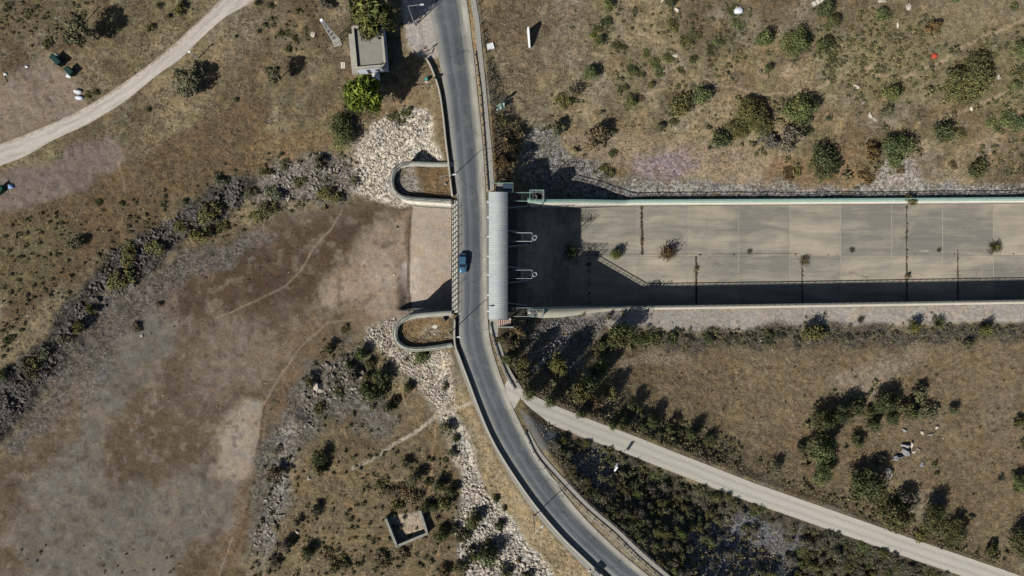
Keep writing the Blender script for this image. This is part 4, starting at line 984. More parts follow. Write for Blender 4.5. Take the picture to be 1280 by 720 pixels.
def sign_pole(p, h, ang, label, kind, pole_h=None):
    b = G3(*p); o = empty('road_sign', b, ang, label=label, cat='road sign')
    MB().tube([(0, 0, -0.2), (0, 0, h)], 0.045, 6).build('pole', M['galv'], o)
    if kind == 'round':
        def disc(y, r, t, n=20): return [(r * math.cos(2 * math.pi * k / n), y, h - 0.35 + r * math.sin(2 * math.pi * k / n)) for k in range(n)]
        mb = MB(); A = disc(-0.05, 0.5, 0); B = disc(-0.08, 0.5, 0)
        va = [mb.bm.verts.new(q) for q in A]; vb = [mb.bm.verts.new(q) for q in B]; mb.bm.faces.new(va[::-1]); mb.bm.faces.new(vb)
        for k in range(20): mb.bm.faces.new((va[k], va[(k + 1) % 20], vb[(k + 1) % 20], vb[k]))
        mb.build('plate', M['red'], o)
        MB().poly(disc(-0.084, 0.36, 0)).build('face', M['white_paint'], o)
    else:
        MB().box((0, -0.07, h - 0.75), (1.7, 0.05, 1.5)).build('plate', M['galv'], o)
sign_pole((532.5, 67), 2.6, 0.35, 'small round road sign on a thin pole at the lay-by corner', 'round')
sign_pole((535.5, 108), 3.4, -0.1, 'round red rimmed road sign on a pole in dry grass behind the parapet', 'round')
sign_pole((741, 716), 2.9, -0.78, 'square road sign on a pole by the left parapet, bottom edge', 'square')
def barrel(p):
    b = G3(*p); o = empty('barrel', b, 0, label='small teal barrel in dry grass beside the round red rimmed sign', cat='barrel')
    mb = MB(); mb.tube([(0, 0, 0), (0, 0, 0.2), (0, 0, 0.7), (0, 0, 0.9)], 0.34, 14); mb.build('body', M['teal'], o)
    mb = MB()
    for z_ in (0.3, 0.6): mb.tube([(0, 0, z_), (0, 0, z_ + 0.04)], 0.365, 14)
    mb.build('band', M['teal'], o); MB().tube([(0, 0, 0.9), (0, 0, 0.95)], 0.3, 14).build('lid', M['teal'], o)
barrel((533.5, 100.5))
# white boards
def board():
    a = G3(658.8, 38.5); b = G3(661.2, 61); d = (b - a); L = d.to_2d().length; ang = math.atan2(d.y, d.x)
    o = empty('standing_board', (a.x, a.y, a.z), ang, label='white tapering board standing upright on the dry slope, right of road', cat='board')
    prof = [(0, -0.3), (L, -0.3), (L, 0.1), (0.32 * L, 2.9), (0.12 * L, 3.0), (0, 0.3)]
    mb = MB(); A = [mb.bm.verts.new((p_[0], -0.06, p_[1])) for p_ in prof]; B = [mb.bm.verts.new((p_[0], 0.26, p_[1])) for p_ in prof]
    mb.bm.faces.new(A); mb.bm.faces.new(B[::-1])
    for k in range(len(prof)): mb.bm.faces.new((A[k], B[k], B[(k + 1) % len(prof)], A[(k + 1) % len(prof)]))
    mb.build('panel', M['white_paint'], o)
    MB().tube([(0.6, 0.2, 1.6), (0.8, 1.1, -0.2)], 0.05, 5).build('brace', M['galv'], o)
board()
def white_sign():
    b = G3(766.5, 577); o = empty('white_signboard', b, math.radians(67), label='white signboard on a post rising from the dark thicket', cat='signboard')
    MB().tube([(0, 0, -0.3), (0, 0, 4.2)], 0.06, 6).build('post', M['galv'], o)
    mb = MB(); prof = [(-0.95, 4.1), (0, 3.5), (0.95, 4.2), (0.2, 5.1)]
    A = [mb.bm.verts.new((p_[0], -0.15, p_[1])) for p_ in prof]; B = [mb.bm.verts.new((p_[0], 0.12, p_[1])) for p_ in prof]
    mb.bm.faces.new(A); mb.bm.faces.new(B[::-1])
    for k in range(4): mb.bm.faces.new((A[k], B[k], B[(k + 1) % 4], A[(k + 1) % 4]))
    mb.build('panel', M['white_paint'], o)
white_sign()
def slat_pallet(p, size, rz, label, mat, n=6, cat='pallet', h=0.16):
    b = G3(*p); o = empty('pallet', b + Vector((0, 0, 0.03)), rz, label=label, cat=cat)
    mb = MB()
    for k in range(n): mb.box((-size[0] / 2 + size[0] * (k + 0.5) / n, 0, h), (size[0] / n * 0.8, size[1], 0.04))
    mb.build('slats', mat, o)
    mb = MB()
    for y_ in (-0.45, 0, 0.45): mb.box((0, y_ * size[1] * 0.9, h / 2), (size[0], 0.1, h - 0.04))
    mb.build('bearer', mat, o)
slat_pallet((611, 59), (2.1, 1.25), 0.3, 'white slatted pallet lying on dry grass beside the upper footway', M['white_paint'], 7)
slat_pallet((101, 99), (1.5, 1.2), -0.75, 'brown wooden pallet leaning in the grass by the dark bins', M['wood'])
slat_pallet((4, 101.5), (1.6, 1.4), 0.5, 'grey brown wooden pallet on the bare lot, left edge', M['wood'])
slat_pallet((429, 82), (0.9, 1.3), 0.0, 'small pale concrete slab lying left of the hut', M['pale_concrete'], 2, 'slab', 0.1)
slat_pallet((1021, 3.5), (2.6, 0.9), 0.5, 'pale slab lying at the top edge of the scrub hillside', M['pale_concrete'], 3, 'slab', 0.5)
def junk(p):
    b = G3(*p); o = empty('sheet_metal', b + Vector((0, 0, 0.12)), 0.35, label='crumpled pale green sheet metal in grass just right of the footway', cat='scrap metal')
    bm = bmesh.new(); r = random.Random(3); g = [[bm.verts.new((-1.2 + 0.4 * i + r.uniform(-.1, .1), -0.5 + 0.35 * j + r.uniform(-.1, .1), r.uniform(0, 0.35))) for j in range(4)] for i in range(7)]
    for i in range(6):
        for j in range(3): bm.faces.new((g[i][j], g[i + 1][j], g[i + 1][j + 1], g[i][j + 1]))
    bmesh.ops.solidify(bm, geom=list(bm.faces), thickness=0.04)
    mb = MB(); mb.bm.free(); mb.bm = bm; mb.build('sheet', M['dirty_teal'], o)
    MB().tube([(1.0, 0.9, 0), (1.2, 0.9, 1.2)], 0.3, 8).build('drum', M['dark_steel'], o)
concrete('dirty_teal', (180, 200, 192), 0.2, 2)
junk((624, 134.5))

# ------------------------------------------------------------------ hut
def hut():
    # roof corners traced at roof height
    zr = 3.0
    c = [W(438.5, 33, zr), (W(475.5, 38, zr)), W(481.5, 84.5, zr), W(443, 84.5, zr)]
    a = np.array(W(440.2, 33.5, zr)); b = np.array(W(477, 33.5, zr)); d_ = np.array(W(445, 86.5, zr))
    ex = np.array([1.0, 0.0]); L1 = 5.9; ey = (d_ - a) / np.linalg.norm(d_ - a); L2 = np.linalg.norm(d_ - a)
    ang = math.atan2(ey[1], ey[0]) + math.pi / 2
    cen = a + ey * L2 / 2 + np.array([math.cos(ang), math.sin(ang)]) * L1 / 2
    zg = float(ZT(*cen)) - 0.2
    o = empty('hut', (cen[0], cen[1], zg), ang, label='small flat roofed white hut between two green pines', cat='hut')
    h = zr - zg; t = 0.3; w, l = L1, L2
    mb = MB()
    mb.box((-w / 2 + t / 2, 0, h / 2 - 0.15), (t, l, h - 0.3)); mb.box((w / 2 - t / 2, 0, h / 2 - 0.15), (t, l, h - 0.3)); mb.box((0, l / 2 - t / 2, h / 2 - 0.15), (w - 2 * t, t, h - 0.3))
    for x_, wd in ((-1.9, 1.5), (1.1, 3.0)): mb.box((x_ if x_ < 0 else 1.1, -l / 2 + t / 2, h / 2 - 0.15), (wd if x_ < 0 else 2.98, t, h - 0.3))
    mb.box((-0.77, -l / 2 + t / 2, h - 0.65), (0.76, t, 0.7))
    wl = mb.build('wall', M['white_paint2'], o)
    MB().box((0, 0, h - 0.42), (w - 2 * t, l - 2 * t, 0.2)).build('roof', M['roof_screed'], o)
    mb = MB()
    mb.box((-w / 2 + 0.15, 0, h), (0.42, l + 0.1, 0.55)); mb.box((w / 2 - 0.15, 0, h), (0.42, l + 0.1, 0.55)); mb.box((0, l / 2 - 0.15, h - 0.003), (w - 0.72, 0.42, 0.55)); mb.box((0, -l / 2 + 0.15, h - 0.003), (w - 0.72, 0.42, 0.55))
    mb.build('parapet', M['concrete'], o)
    dr = MB().box((-0.77, -l / 2 + 0.1, h / 2 - 0.5), (0.74, 0.06, h - 1.0)).build('door', M['dark_steel'], o)
    MB().box((-0.5, -l / 2 + 0.04, h / 2 - 0.4), (0.05, 0.06, 0.18)).build('handle', M['galv'], dr)
    for x_ in (1.0,):
        wn = MB().box((x_, -l / 2 - 0.004, h / 2 + 0.2), (0.9, 0.05, 0.8)).build('window', M['glass'], o)
        MB().box((x_, -l / 2 - 0.05, h / 2 - 0.25), (1.1, 0.16, 0.08)).build('sill', M['concrete'], wn)
    wn = MB().box((w / 2 + 0.004, 0.8, h / 2 + 0.2), (0.05, 1.0, 0.8)).build('window', M['glass'], o)
    MB().box((-w / 2 - 0.75, -0.2, 0.55), (1.2, l - 0.4, 1.1)).build('step', M['concrete'], o)
    MB().box((0.3, -l / 2 - 0.9, 0.5), (1.5, 1.2, 0.9)).build('white_box', M['white_paint'], o)
concrete('white_paint2', (206, 212, 220), 0.1, 1)
hut()

# ------------------------------------------------------------------ roofless ruin
def ruin():
    zt = -4.0
    P = [G3(*p) for p in ((482.5, 645.5), (527.5, 635.5), (537, 664.5), (497, 680.5))]
    zg = min(p.z for p in P) - 0.2
    o = empty('ruin', (sum(p.x for p in P) / 4, sum(p.y for p in P) / 4, zg), 0, label='square roofless concrete ruin with a rubble floor in dry scrub', cat='ruin')
    c = Vector(o.location)
    Q = [Vector((p.x, p.y)) - c.to_2d() for p in P]
    hs = {(0, 3): 2.3, (3, 2): 2.1, (2, 1): 2.2, (1, 0): 0.5}
    for (i, j), h in hs.items():
        a, b = Q[i], Q[j]; d = (b - a).normalized(); n = Vector((-d.y, d.x))
        if n.dot(-(a + b)) < 0: n = -n
        k = 7; r = random.Random(i * 7 + j); prof = [h * (r.uniform(0.94, 1.0) if h > 1 else r.uniform(0.4, 1.1)) for _ in range(k + 1)]
        bm = bmesh.new(); rows = []
        ins = 0.0 if (i, j) in ((0, 3), (2, 1)) else 0.5
        L = (b - a).length
        for q in range(k + 1):
            p = a + d * (ins + (L - 2 * ins) * q / k)
            rows.append([bm.verts.new((p.x, p.y, -0.5)), bm.verts.new((p.x, p.y, prof[q])), bm.verts.new((p.x + n.x * 0.5, p.y + n.y * 0.5, prof[q])), bm.verts.new((p.x + n.x * 0.5, p.y + n.y * 0.5, -0.5))])
        for A, B in zip(rows, rows[1:]):
            for s in range(4): bm.faces.new((A[s], A[(s + 1) % 4], B[(s + 1) % 4], B[s]))
        bm.faces.new(rows[0]); bm.faces.new(rows[-1][::-1])
        mb = MB(); mb.bm.free(); mb.bm = bm; mb.build('wall', M['weathered_concrete'], o)
ruin()

# ------------------------------------------------------------------ car
def car():
    x, y = W(578.6, 329, 0.9)
    o = empty('parked_car', (float(x), float(y), 0.03), -math.pi / 2, label='small blue hatchback driving along the bridge beside the lattice railing', cat='car')
    o.name = 'car'
    Wd, L = 1.62, 3.95
    # body cross sections along x (front = +x): x, half width, belt height
    secs = [(-1.97, 0.62, 0.45, 0.80), (-1.9, 0.74, 0.30, 0.92), (-1.5, 0.80, 0.22, 0.96), (-0.5, 0.81, 0.20, 0.95), (0.6, 0.81, 0.20, 0.93), (1.1, 0.80, 0.20, 0.88), (1.6, 0.77, 0.22, 0.80), (1.88, 0.70, 0.28, 0.70), (1.98, 0.56, 0.36, 0.60)]
    v, f = [], []
    for x_, w_, z0, z1 in secs:
        v += [(x_, -w_ * 0.92, z0), (x_, -w_, (z0 + z1) / 2), (x_, -w_ * 0.9, z1), (x_, -w_ * 0.45, z1 + 0.04), (x_, w_ * 0.45, z1 + 0.04), (x_, w_ * 0.9, z1), (x_, w_, (z0 + z1) / 2), (x_, w_ * 0.92, z0)]
    n = 8
    for i in range(len(secs) - 1):
        for k in range(n): f.append((i * n + k, i * n + (k + 1) % n, (i + 1) * n + (k + 1) % n, (i + 1) * n + k))
    me = bpy.data.meshes.new('body'); me.from_pydata(v, [], f + [tuple(range(n))[::-1], tuple(range((len(secs) - 1) * n, len(secs) * n))]); me.materials.append(M['car_blue'])
    bm = bmesh.new(); bm.from_mesh(me); bmesh.ops.recalc_face_normals(bm, faces=bm.faces); bm.to_mesh(me); bm.free()
    for p in me.polygons: p.use_smooth = True
    link(bpy.data.objects.new('body', me), o)
    # cabin: glasshouse then roof skin
    zb, zt_ = 0.95, 1.43
    def cab(x0, x1, wb, xt0, xt1, wt, za, zb_): 
        return [(x0, -wb, za), (x1, -wb, za), (x1, wb, za), (x0, wb, za), (xt0, -wt, zb_), (xt1, -wt, zb_), (xt1, wt, zb_), (xt0, wt, zb_)]
    def boxmesh(name, V, mat, par):
        me = bpy.data.meshes.new(name); me.from_pydata(V, [], [(3, 2, 1, 0), (4, 5, 6, 7), (0, 1, 5, 4), (1, 2, 6, 5), (2, 3, 7, 6), (3, 0, 4, 7)]); me.materials.append(mat)
        return link(bpy.data.objects.new(name, me), par)
    boxmesh('cabin', cab(-1.72, 0.85, 0.72, -1.25, 0.15, 0.60, 0.93, 1.40), M['car_blue'], o)
    boxmesh('roof', cab(-1.28, 0.18, 0.62, -1.2, 0.08, 0.57, 1.402, 1.45), M['car_blue'], o)
    def quad(name, P, mat, off): 
        P = [Vector(p) for p in P]; nrm = (P[1] - P[0]).cross(P[2] - P[0]).normalized()
        ce = sum(P, Vector()) / 4
        if nrm.dot(ce - Vector((-0.5, 0, 1.1))) < 0: nrm = -nrm
        V = [p + nrm * off for p in P] + [p - nrm * 0.03 for p in P]
        return boxmesh(name, [V[4], V[5], V[6], V[7], V[0], V[1], V[2], V[3]], mat, o)
    quad('windscreen', [(0.80, -0.66, 0.96), (0.80, 0.66, 0.96), (0.2, 0.55, 1.38), (0.2, -0.55, 1.38)], M['glass'], 0.006)
    quad('rear_window', [(-1.69, -0.62, 0.97), (-1.69, 0.62, 0.97), (-1.29, 0.55, 1.38), (-1.29, -0.55, 1.38)], M['glass'], 0.006)
    for s in (-1, 1):
        quad('side_window', [(-1.5, s * 0.705, 0.98), (-0.5, s * 0.705, 0.98), (-0.5, s * 0.612, 1.37), (-1.2, s * 0.612, 1.37)], M['glass'], 0.006)
        quad('side_window', [(-0.42, s * 0.705, 0.98), (0.62, s * 0.705, 0.98), (0.12, s * 0.612, 1.37), (-0.42, s * 0.612, 1.37)], M['glass'], 0.006)
        MB().box((0.55, s * 0.88, 1.0), (0.14, 0.18, 0.12)).build('mirror', M['car_blue'], o)
        MB().box((1.88, s * 0.5, 0.62), (0.16, 0.3, 0.12)).build('headlight', M['lamp_glass'], o)
        MB().box((-1.93, s * 0.56, 0.74), (0.12, 0.2, 0.2)).build('tail_light', M['tail_red'], o)
        for x_ in (-1.25, 1.2):
            wv = bmesh.new(); wh = MB().tube([(x_, s * 0.62, 0.3), (x_, s * 0.82, 0.3)], 0.31, 18).build('wheel', M['black'], o)
            MB().tube([(x_, s * 0.82, 0.3), (x_, s * 0.835, 0.3)], 0.19, 14).build('rim', M['chrome'], wh)
    MB().box((1.93, 0, 0.42), (0.12, 1.1, 0.18)).build('bumper', M['black'], o)
car()

# ------------------------------------------------------------------ bins and bags
def bin_(p, rz, size, label, mat, lid=True):
    b = G3(*p); w, l, h = size
    o = empty('rubbish_bin', b, rz, label=label, cat='rubbish bin')
    bd = MB(); bd.box((0, 0, h * 0.5 + 0.12), (w * 0.92, l * 0.92, h * 0.9)); 
    for k in range(4): bd.box((-w / 2 + w * (k + 0.5) / 4, 0, h * 0.45), (0.06, l * 0.97, h * 0.6))
    bd.build('body', mat, o)
    lb = MB(); lb.box((0, 0, h + 0.12), (w, l, 0.1)); lb.box((0, 0, h + 0.2), (w * 0.9, l * 0.85, 0.08), taper=0.8)
    for k in range(3): lb.box((-w / 2 + w * (k + 0.5) / 3, 0, h + 0.26), (0.07, l * 0.8, 0.05))
    ld = lb.build('lid', mat, o); MB().box((0, -l / 2 - 0.05, h + 0.14), (w * 0.5, 0.06, 0.06)).build('handle', M['galv'], ld)
    for sx in (-1, 1):
        for sy in (-1, 1): MB().tube([(sx * w * 0.38 - 0.04, sy * l * 0.38, 0.09), (sx * w * 0.38 + 0.04, sy * l * 0.38, 0.09)], 0.09, 10).build('wheel', M['black'], o)
bin_((75.5, 77.5), math.radians(-45), (2.3, 1.1, 1.55), 'dark green wheeled rubbish bin, upper of two on the bare lot', M['bin_green'])
bin_((91.5, 91), math.radians(-45), (1.7, 1.1, 1.45), 'dark green wheeled rubbish bin, next to a white bag and pallet', M['bin_green'])
bin_((2, 239), math.radians(38), (2.4, 1.3, 1.4), 'bright green rubbish bin at the left edge, below the gravel track', M['bin_green2'])
def bag(p, s, label, mat, seed, name='rubbish_bag', cat='rubbish bag', flat=0.7):
    b = G3(*p); bm = bmesh.new(); bmesh.ops.create_icosphere(bm, subdivisions=3, radius=1)
    r = np.random.default_rng(seed); D = r.normal(size=(14, 3)); D /= np.linalg.norm(D, axis=1)[:, None]; A = r.uniform(-0.28, 0.3, 14)
    for v in bm.verts:
        q = np.array(v.co); k = 1 + float((A * np.maximum(0, D @ q) ** 4).sum()); v.co = Vector(q * k * np.array([s[0], s[1], s[0] * flat]))
        if v.co.z < -0.2 * s[0]: v.co.z = -0.2 * s[0]
    mb = MB(); mb.bm.free(); mb.bm = bm
    o = mb.build(name, mat, None); o.location = b + Vector((0, 0, 0.15 * s[0])); tag(o, label, cat)
bag((86.7, 95), (0.5, 0.4), 'white rubbish bag slumped beside the lower dark bin', M['bag_white'], 1)
bag((98, 115), (0.75, 0.5), 'white and grey rubbish bag on the bare lot, upper of a touching pair', M['bag_white'], 2)
bag((99.5, 122.5), (0.8, 0.45), 'bright white rubbish bag on the bare lot, lower of a touching pair', M['bag_white'], 3)
bag((14, 233), (0.7, 0.55), 'white and blue rubbish bag against the bright green bin', M['bag_blue'], 4)
bag((34, 83.5), (0.35, 0.22), 'small white rubbish bag alone on the bare lot', M['bag_white'], 5)
bag((7.5, 93), (0.36, 0.24), 'tiny white rubbish bag by the left edge pallet', M['bag_white'], 6)
bag((1167, 70.5), (0.75, 0.65), 'bright red cloth heap on the scrub hillside', M['red_cloth'], 7, 'cloth_heap', 'cloth heap')
bag((922.5, 14), (0.95, 0.85), 'shiny white plastic bundle near the top edge of hillside', M['bag_white'], 8, 'plastic_bundle', 'bundle')
bag((70.5, 70), (0.55, 0.4), 'pale teal crumpled bag at the upper end of the dark bin', M['dirty_teal'], 9)

# ------------------------------------------------------------------ rocks
def rock_proto(seed, sub=1):
    bm = bmesh.new(); bmesh.ops.create_icosphere(bm, subdivisions=sub, radius=1)
    r = np.random.default_rng(seed); D = r.normal(size=(7, 3)); D /= np.linalg.norm(D, axis=1)[:, None]; cutd = r.uniform(0.28, 0.68, 7)
    V = np.array([v.co[:] for v in bm.verts])
    for d, c in zip(D, cutd):
        s = V @ d; m = s > c; V[m] -= np.outer(s[m] - c, d)
    V *= r.uniform(0.75, 1.25, 3) * np.array([1, 1, 0.75]); V += r.normal(scale=0.03, size=V.shape)
    F = np.array([[v.index for v in f.verts] for f in bm.faces]); bm.free()
    return V, F
ROCKS = [rock_proto(s, 1) for s in range(10)]
BIGR = [rock_proto(100 + s, 3) for s in range(6)]
def sample_poly(poly, n):
    P = np.asarray(poly, float); lo, hi = P.min(0), P.max(0); out = []
    tot = 0
    while tot < n:
        q = lo + rng.random((n * 2, 2)) * (hi - lo); q = q[sdist(q[:, 0], q[:, 1], P) < 0]; out.append(q); tot += len(q)
    return np.vstack(out)[:n]
def in_bounds(x, y): return (x > -118) & (x < 118) & (y > -69) & (y < 69)
def clear_of_works(x, y, pad=0.4):
    ok = sdist(x, y, np.vstack([RL[::3, :2], RR[::-3, :2]])) > 2.4 + pad
    ok &= sdist(x, y, np.vstack([T2A[::3, :2], T2B[::3][::-1, :2]])) > pad
    ok &= sdist(x, y, np.vstack([T1A[::3, :2], T1B[::3][::-1, :2]])) > pad
    inch = (x > -22.5) & (x < 172) & (y < wall_y(NW_, x) + 1.2 + pad) & (y > wall_y(SW_, x) - 1.2 - pad)
    ok &= ~inch
    for U in (UNw, USw): ok &= sdist(x, y, np.vstack([U, [(-10, U[-1][1]), (-10, U[0][1])]])) > 0.6
    return ok
def scatter_rocks(name, polys, n, smin, smax, mat, pw=2.2, big=0, biglabel=None, group=None, gname='rock', edge=None, gap=0.36):
    pts = np.vstack([sample_poly(p, int(n * w)) for p, w in polys])
    if edge is not None:
        pts = pts[rng.random(len(pts)) < edge(pts)]
    x, y, z = ground(pts[:, 0], pts[:, 1]); k = in_bounds(x, y) & clear_of_works(x, y, 0.0)
    dmin = np.min([sdist(pts[:, 0], pts[:, 1], p) for p, _ in polys], axis=0); k &= (-dmin + 8 > 26 * fbm(x, y, 2.2, 4, 61)) & (fbm(x, y, 1.6, 3, 67) > gap)
    x, y, z = x[k], y[k], z[k]; m = len(x)
    s = smin + (smax - smin) * rng.random(m) ** pw
    s *= 0.6 + 0.8 * fbm(x, y, 4.0, 3, 63)
    order = np.argsort(-s); x, y, z, s = x[order], y[order], z[order], s[order]
    # the largest become objects of their own
    protos = [mesh_np(gname, V, F, [mat], {'tint': np.full(len(V), 1.0)}) for V, F in ROCKS[:6]] if big else []
    for i in range(min(big, m)):
        o = link(bpy.data.objects.new(gname, protos[i % 6])); o.location = (x[i], y[i], z[i] + 0.1 * s[i]); o.scale = (s[i],) * 3
        o.rotation_euler = (rng.uniform(-0.5, 0.5), rng.uniform(-0.5, 0.5), rng.uniform(0, 6.28)); tag(o, biglabel, 'rock', group)
    x, y, z, s = x[big:], y[big:], z[big:], s[big:]; m = len(x)
    vs, fs, ts = [], [], []; off = 0
    pid = rng.integers(0, len(ROCKS), m)
    for p, (V, F) in enumerate(ROCKS):
        I = np.where(pid == p)[0]
        if not len(I): continue
        a = rng.uniform(0, 6.28, len(I)); ca, sa = np.cos(a), np.sin(a); t = rng.uniform(-0.6, 0.6, len(I)); ct, st_ = np.cos(t), np.sin(t)
        X = V[None, :, 0] * ct[:, None] + V[None, :, 2] * st_[:, None]; Zz = -V[None, :, 0] * st_[:, None] + V[None, :, 2] * ct[:, None]; Y = np.broadcast_to(V[None, :, 1], X.shape)
        X, Y = X * ca[:, None] - Y * sa[:, None], X * sa[:, None] + Y * ca[:, None]
        P = np.stack([X * s[I, None] + x[I, None], Y * s[I, None] + y[I, None], Zz * s[I, None] + z[I, None] + 0.08 * s[I, None]], 2).reshape(-1, 3)
        vs.append(P); fs.append((F[None] + (np.arange(len(I)) * len(V))[:, None, None] + off).reshape(-1, 3)); off += len(P)
        ts.append(np.repeat(np.clip(rng.normal(0.93, 0.24, len(I)), 0.4, 1.35), len(V)))
    o = obj_np(name, np.vstack(vs), np.vstack(fs), mat, None, {'tint': np.concatenate(ts)}); tag(o, kind='stuff')
WN = [(447, 180), (468, 148), (500, 136), (530, 138), (547, 160), (553, 204), (515, 204), (494, 214), (489, 235), (500, 248), (530, 255), (500, 260), (470, 252), (444, 234)]
WS = [(455, 404), (500, 393), (494, 420), (500, 437), (525, 441), (556, 437), (556, 480), (566, 500), (556, 520), (540, 515), (528, 490), (508, 470), (478, 440), (455, 425)]
WS2 = [(550, 520), (566, 508), (586, 560), (602, 590), (640, 645), (700, 735), (580, 740), (566, 650), (576, 600), (562, 560)]
scatter_rocks('white_riprap', [(WN, 0.42), (WS, 0.58)], 6600, 0.09, 0.46, M['rock_white'], 3.6, 60, 'pale angular rock, among the largest of the white riprap round the abutments', 'large pale rocks of the riprap round the abutments')
scatter_rocks('pale_riprap', [(WS2, 1.0)], 5000, 0.09, 0.62, M['rock_white'], 3.6, 60, 'white angular rock, among the largest of the riprap strip below the road bend', 'large white rocks of the riprap strip')
DK = [(-30, 490), (0, 466), (70, 408), (140, 312), (200, 280), (258, 243), (300, 216), (326, 226), (290, 272), (240, 296), (198, 325), (165, 360), (120, 398), (84, 445), (36, 508), (0, 552), (-30, 570)]
scatter_rocks('dark_riprap', [(DK, 1.0)], 4800, 0.10, 0.72, M['rock_dark'], 3.0, 60, 'dark grey rock, among the largest of the riprap bank above the dry bed', 'large dark rocks of the riprap bank', gap=0.46)
PK = [(338, 206), (390, 190), (440, 196), (454, 225), (432, 246), (380, 246), (340, 258), (318, 248)]
OC = [(392, 450), (436, 442), (460, 470), (470, 490), (440, 510), (400, 520), (380, 555), (350, 570), (330, 620), (310, 690), (330, 690), (360, 640), (370, 570), (372, 500)]
scatter_rocks('reddish_rubble', [(PK, 0.5), (OC, 0.5)], 2200, 0.08, 0.7, M['rock_pink'], 3.5, 40, 'reddish grey rock, among the largest of the outcrops beside the dry bed', 'large reddish rocks of the outcrops')
GN = [(650, 162), (690, 152), (705, 195), (755, 205), (770, 228), (1280, 232), (1280, 240), (760, 240), (690, 225), (655, 205)]
GS = [(650, 402), (760, 398), (742, 428), (700, 480), (640, 468), (628, 420)]
GT = [(860, 660), (900, 648), (965, 640), (1000, 690), (990, 735), (880, 740), (850, 700)]
GT2 = [(700, 560), (750, 555), (770, 590), (750, 620), (715, 595)]
scatter_rocks('grey_rubble', [(GN, 0.3), (GS, 0.34), (GT, 0.26), (GT2, 0.1)], 4200, 0.08, 0.32, M['rock_grey'], 2.0)
scatter_rocks('scattered_stones', [([(0, 0), (1280, 0), (1280, 720), (0, 720)], 0.75), ([(640, 0), (1280, 0), (1280, 240), (640, 240)], 0.25)], 1500, 0.06, 0.26, M['rock_tan'], 3.0)
def boulder(p, s, seed, label, mat='rock_tan', sq=(1, 1, 0.8), rz=0.0):
    b = G3(*p); V, F = BIGR[seed % 6]
    o = obj_np('boulder', V * np.array(sq), F, M[mat], None, {'tint': np.ones(len(V))}); o.location = b + Vector((0, 0, 0.2 * s)); o.scale = (s,) * 3; o.rotation_euler = (0, 0, rz); tag(o, label, 'boulder')
boulder((1123, 571), 1.2, 0, 'large pale tilted boulder, lowest of the cluster in the field', 'rock_grey', (1.3, 0.7, 0.9), 0.3)
boulder((1134, 565.5), 1.35, 1, 'largest grey boulder at the middle of the field cluster', 'rock_grey', (0.9, 1.0, 0.9), 0.6)
boulder((1131.5, 556), 0.95, 2, 'dark topped grey boulder at the upper end of the field cluster', 'rock_grey', (1.2, 0.8, 0.9), 0.2)
boulder((1139, 556), 0.8, 3, 'narrow upright pale boulder on the upper right of the field cluster', 'rock_tan', (0.5, 1.3, 1.0), 0.15)
boulder((1142.5, 564), 0.45, 4, 'small white boulder touching the right side of the field cluster', 'rock_white')
boulder((1148, 561), 0.4, 2, 'small reddish boulder standing just right of the field cluster', 'rock_pink')
boulder((1109.5, 591), 1.15, 5, 'round cream boulder with a black shadow, lower left of the cluster', 'rock_white')
boulder((1153, 581), 0.9, 0, 'oval grey boulder alone, lower right of the cluster', 'rock_grey', (0.7, 1.1, 0.7), -0.4)
boulder((1171, 534.5), 0.6, 3, 'white boulder with dark shadow, upper right of the cluster', 'rock_white')
boulder((1153, 542), 0.55, 1, 'flat whitish boulder, first of three in a line above the cluster', 'rock_white', (1.3, 0.7, 0.5), -0.6)
boulder((1164, 542.5), 0.6, 4, 'flat pinkish boulder, middle of three in a line above the cluster', 'rock_pink', (1.5, 0.7, 0.5))
boulder((1130, 537), 0.6, 2, 'dull grey boulder half sunk in grass, left of the white line', 'rock_grey')
boulder((1134.5, 9), 0.75, 5, 'cream boulder near the top edge of the scrub hillside', 'rock_white')
boulder((1103, 1.5), 0.9, 0, 'white block like boulder cut by the top edge of the hillside', 'rock_white', (1.2, 0.8, 0.8))
boulder((1122, 33), 0.7, 1, 'tall narrow pale boulder among scrub in the upper hillside', 'rock_tan', (0.5, 1.1, 0.8))
boulder((1070.5, 108), 0.75, 2, 'pale boulder beside the hillside footpath, right of the round bush', 'rock_white')
boulder((1079.5, 129), 0.7, 3, 'pinkish pale boulder on the hillside, below the path', 'rock_pink')
boulder((1087, 143), 0.7, 4, 'long cream boulder, upper of two touching on the hillside', 'rock_white', (0.7, 1.2, 0.6), 0.5)
boulder((1093, 149), 0.65, 5, 'long cream boulder, lower of two touching on the hillside', 'rock_white', (1.2, 0.6, 0.6), -0.6)
boulder((1249, 97), 0.8, 0, 'pale boulder beside the largest domed bush', 'rock_white', (0.7, 1.1, 0.7))
boulder((1214.5, 137), 0.55, 1, 'small pale boulder below the largest domed bush', 'rock_white')
boulder((846, 12), 0.7, 2, 'white boulder beside a dark bush, near the top edge', 'rock_white', (0.8, 1.1, 0.6))
boulder((829, 1.5), 0.6, 3, 'white boulder cut by the top edge, left of a dark bush', 'rock_white')
boulder((845.5, 69), 0.7, 4, 'cream flat boulder touching a low green bush on the hillside', 'rock_tan', (1.3, 0.6, 0.5))
boulder((391.5, 43.5), 0.6, 5, 'white boulder alone in dry grass left of the pylon', 'rock_white')
boulder((398, 486), 1.3, 1, 'big pale tan boulder on the reddish outcrop beside the bed', 'rock_tan', (1.2, 0.8, 0.7), -0.4)
boulder((387, 598), 0.6, 0, 'cream boulder below the dark round bush near the bed', 'rock_white', (0.7, 1.2, 0.8))
boulder((372, 664), 0.55, 2, 'small white boulder with dark hollow, left of the ruin', 'rock_white')
boulder((362, 250), 0.8, 3, 'pale boulder on the edge of the dry bed, below green bushes', 'rock_tan', (0.7, 1.2, 0.7))
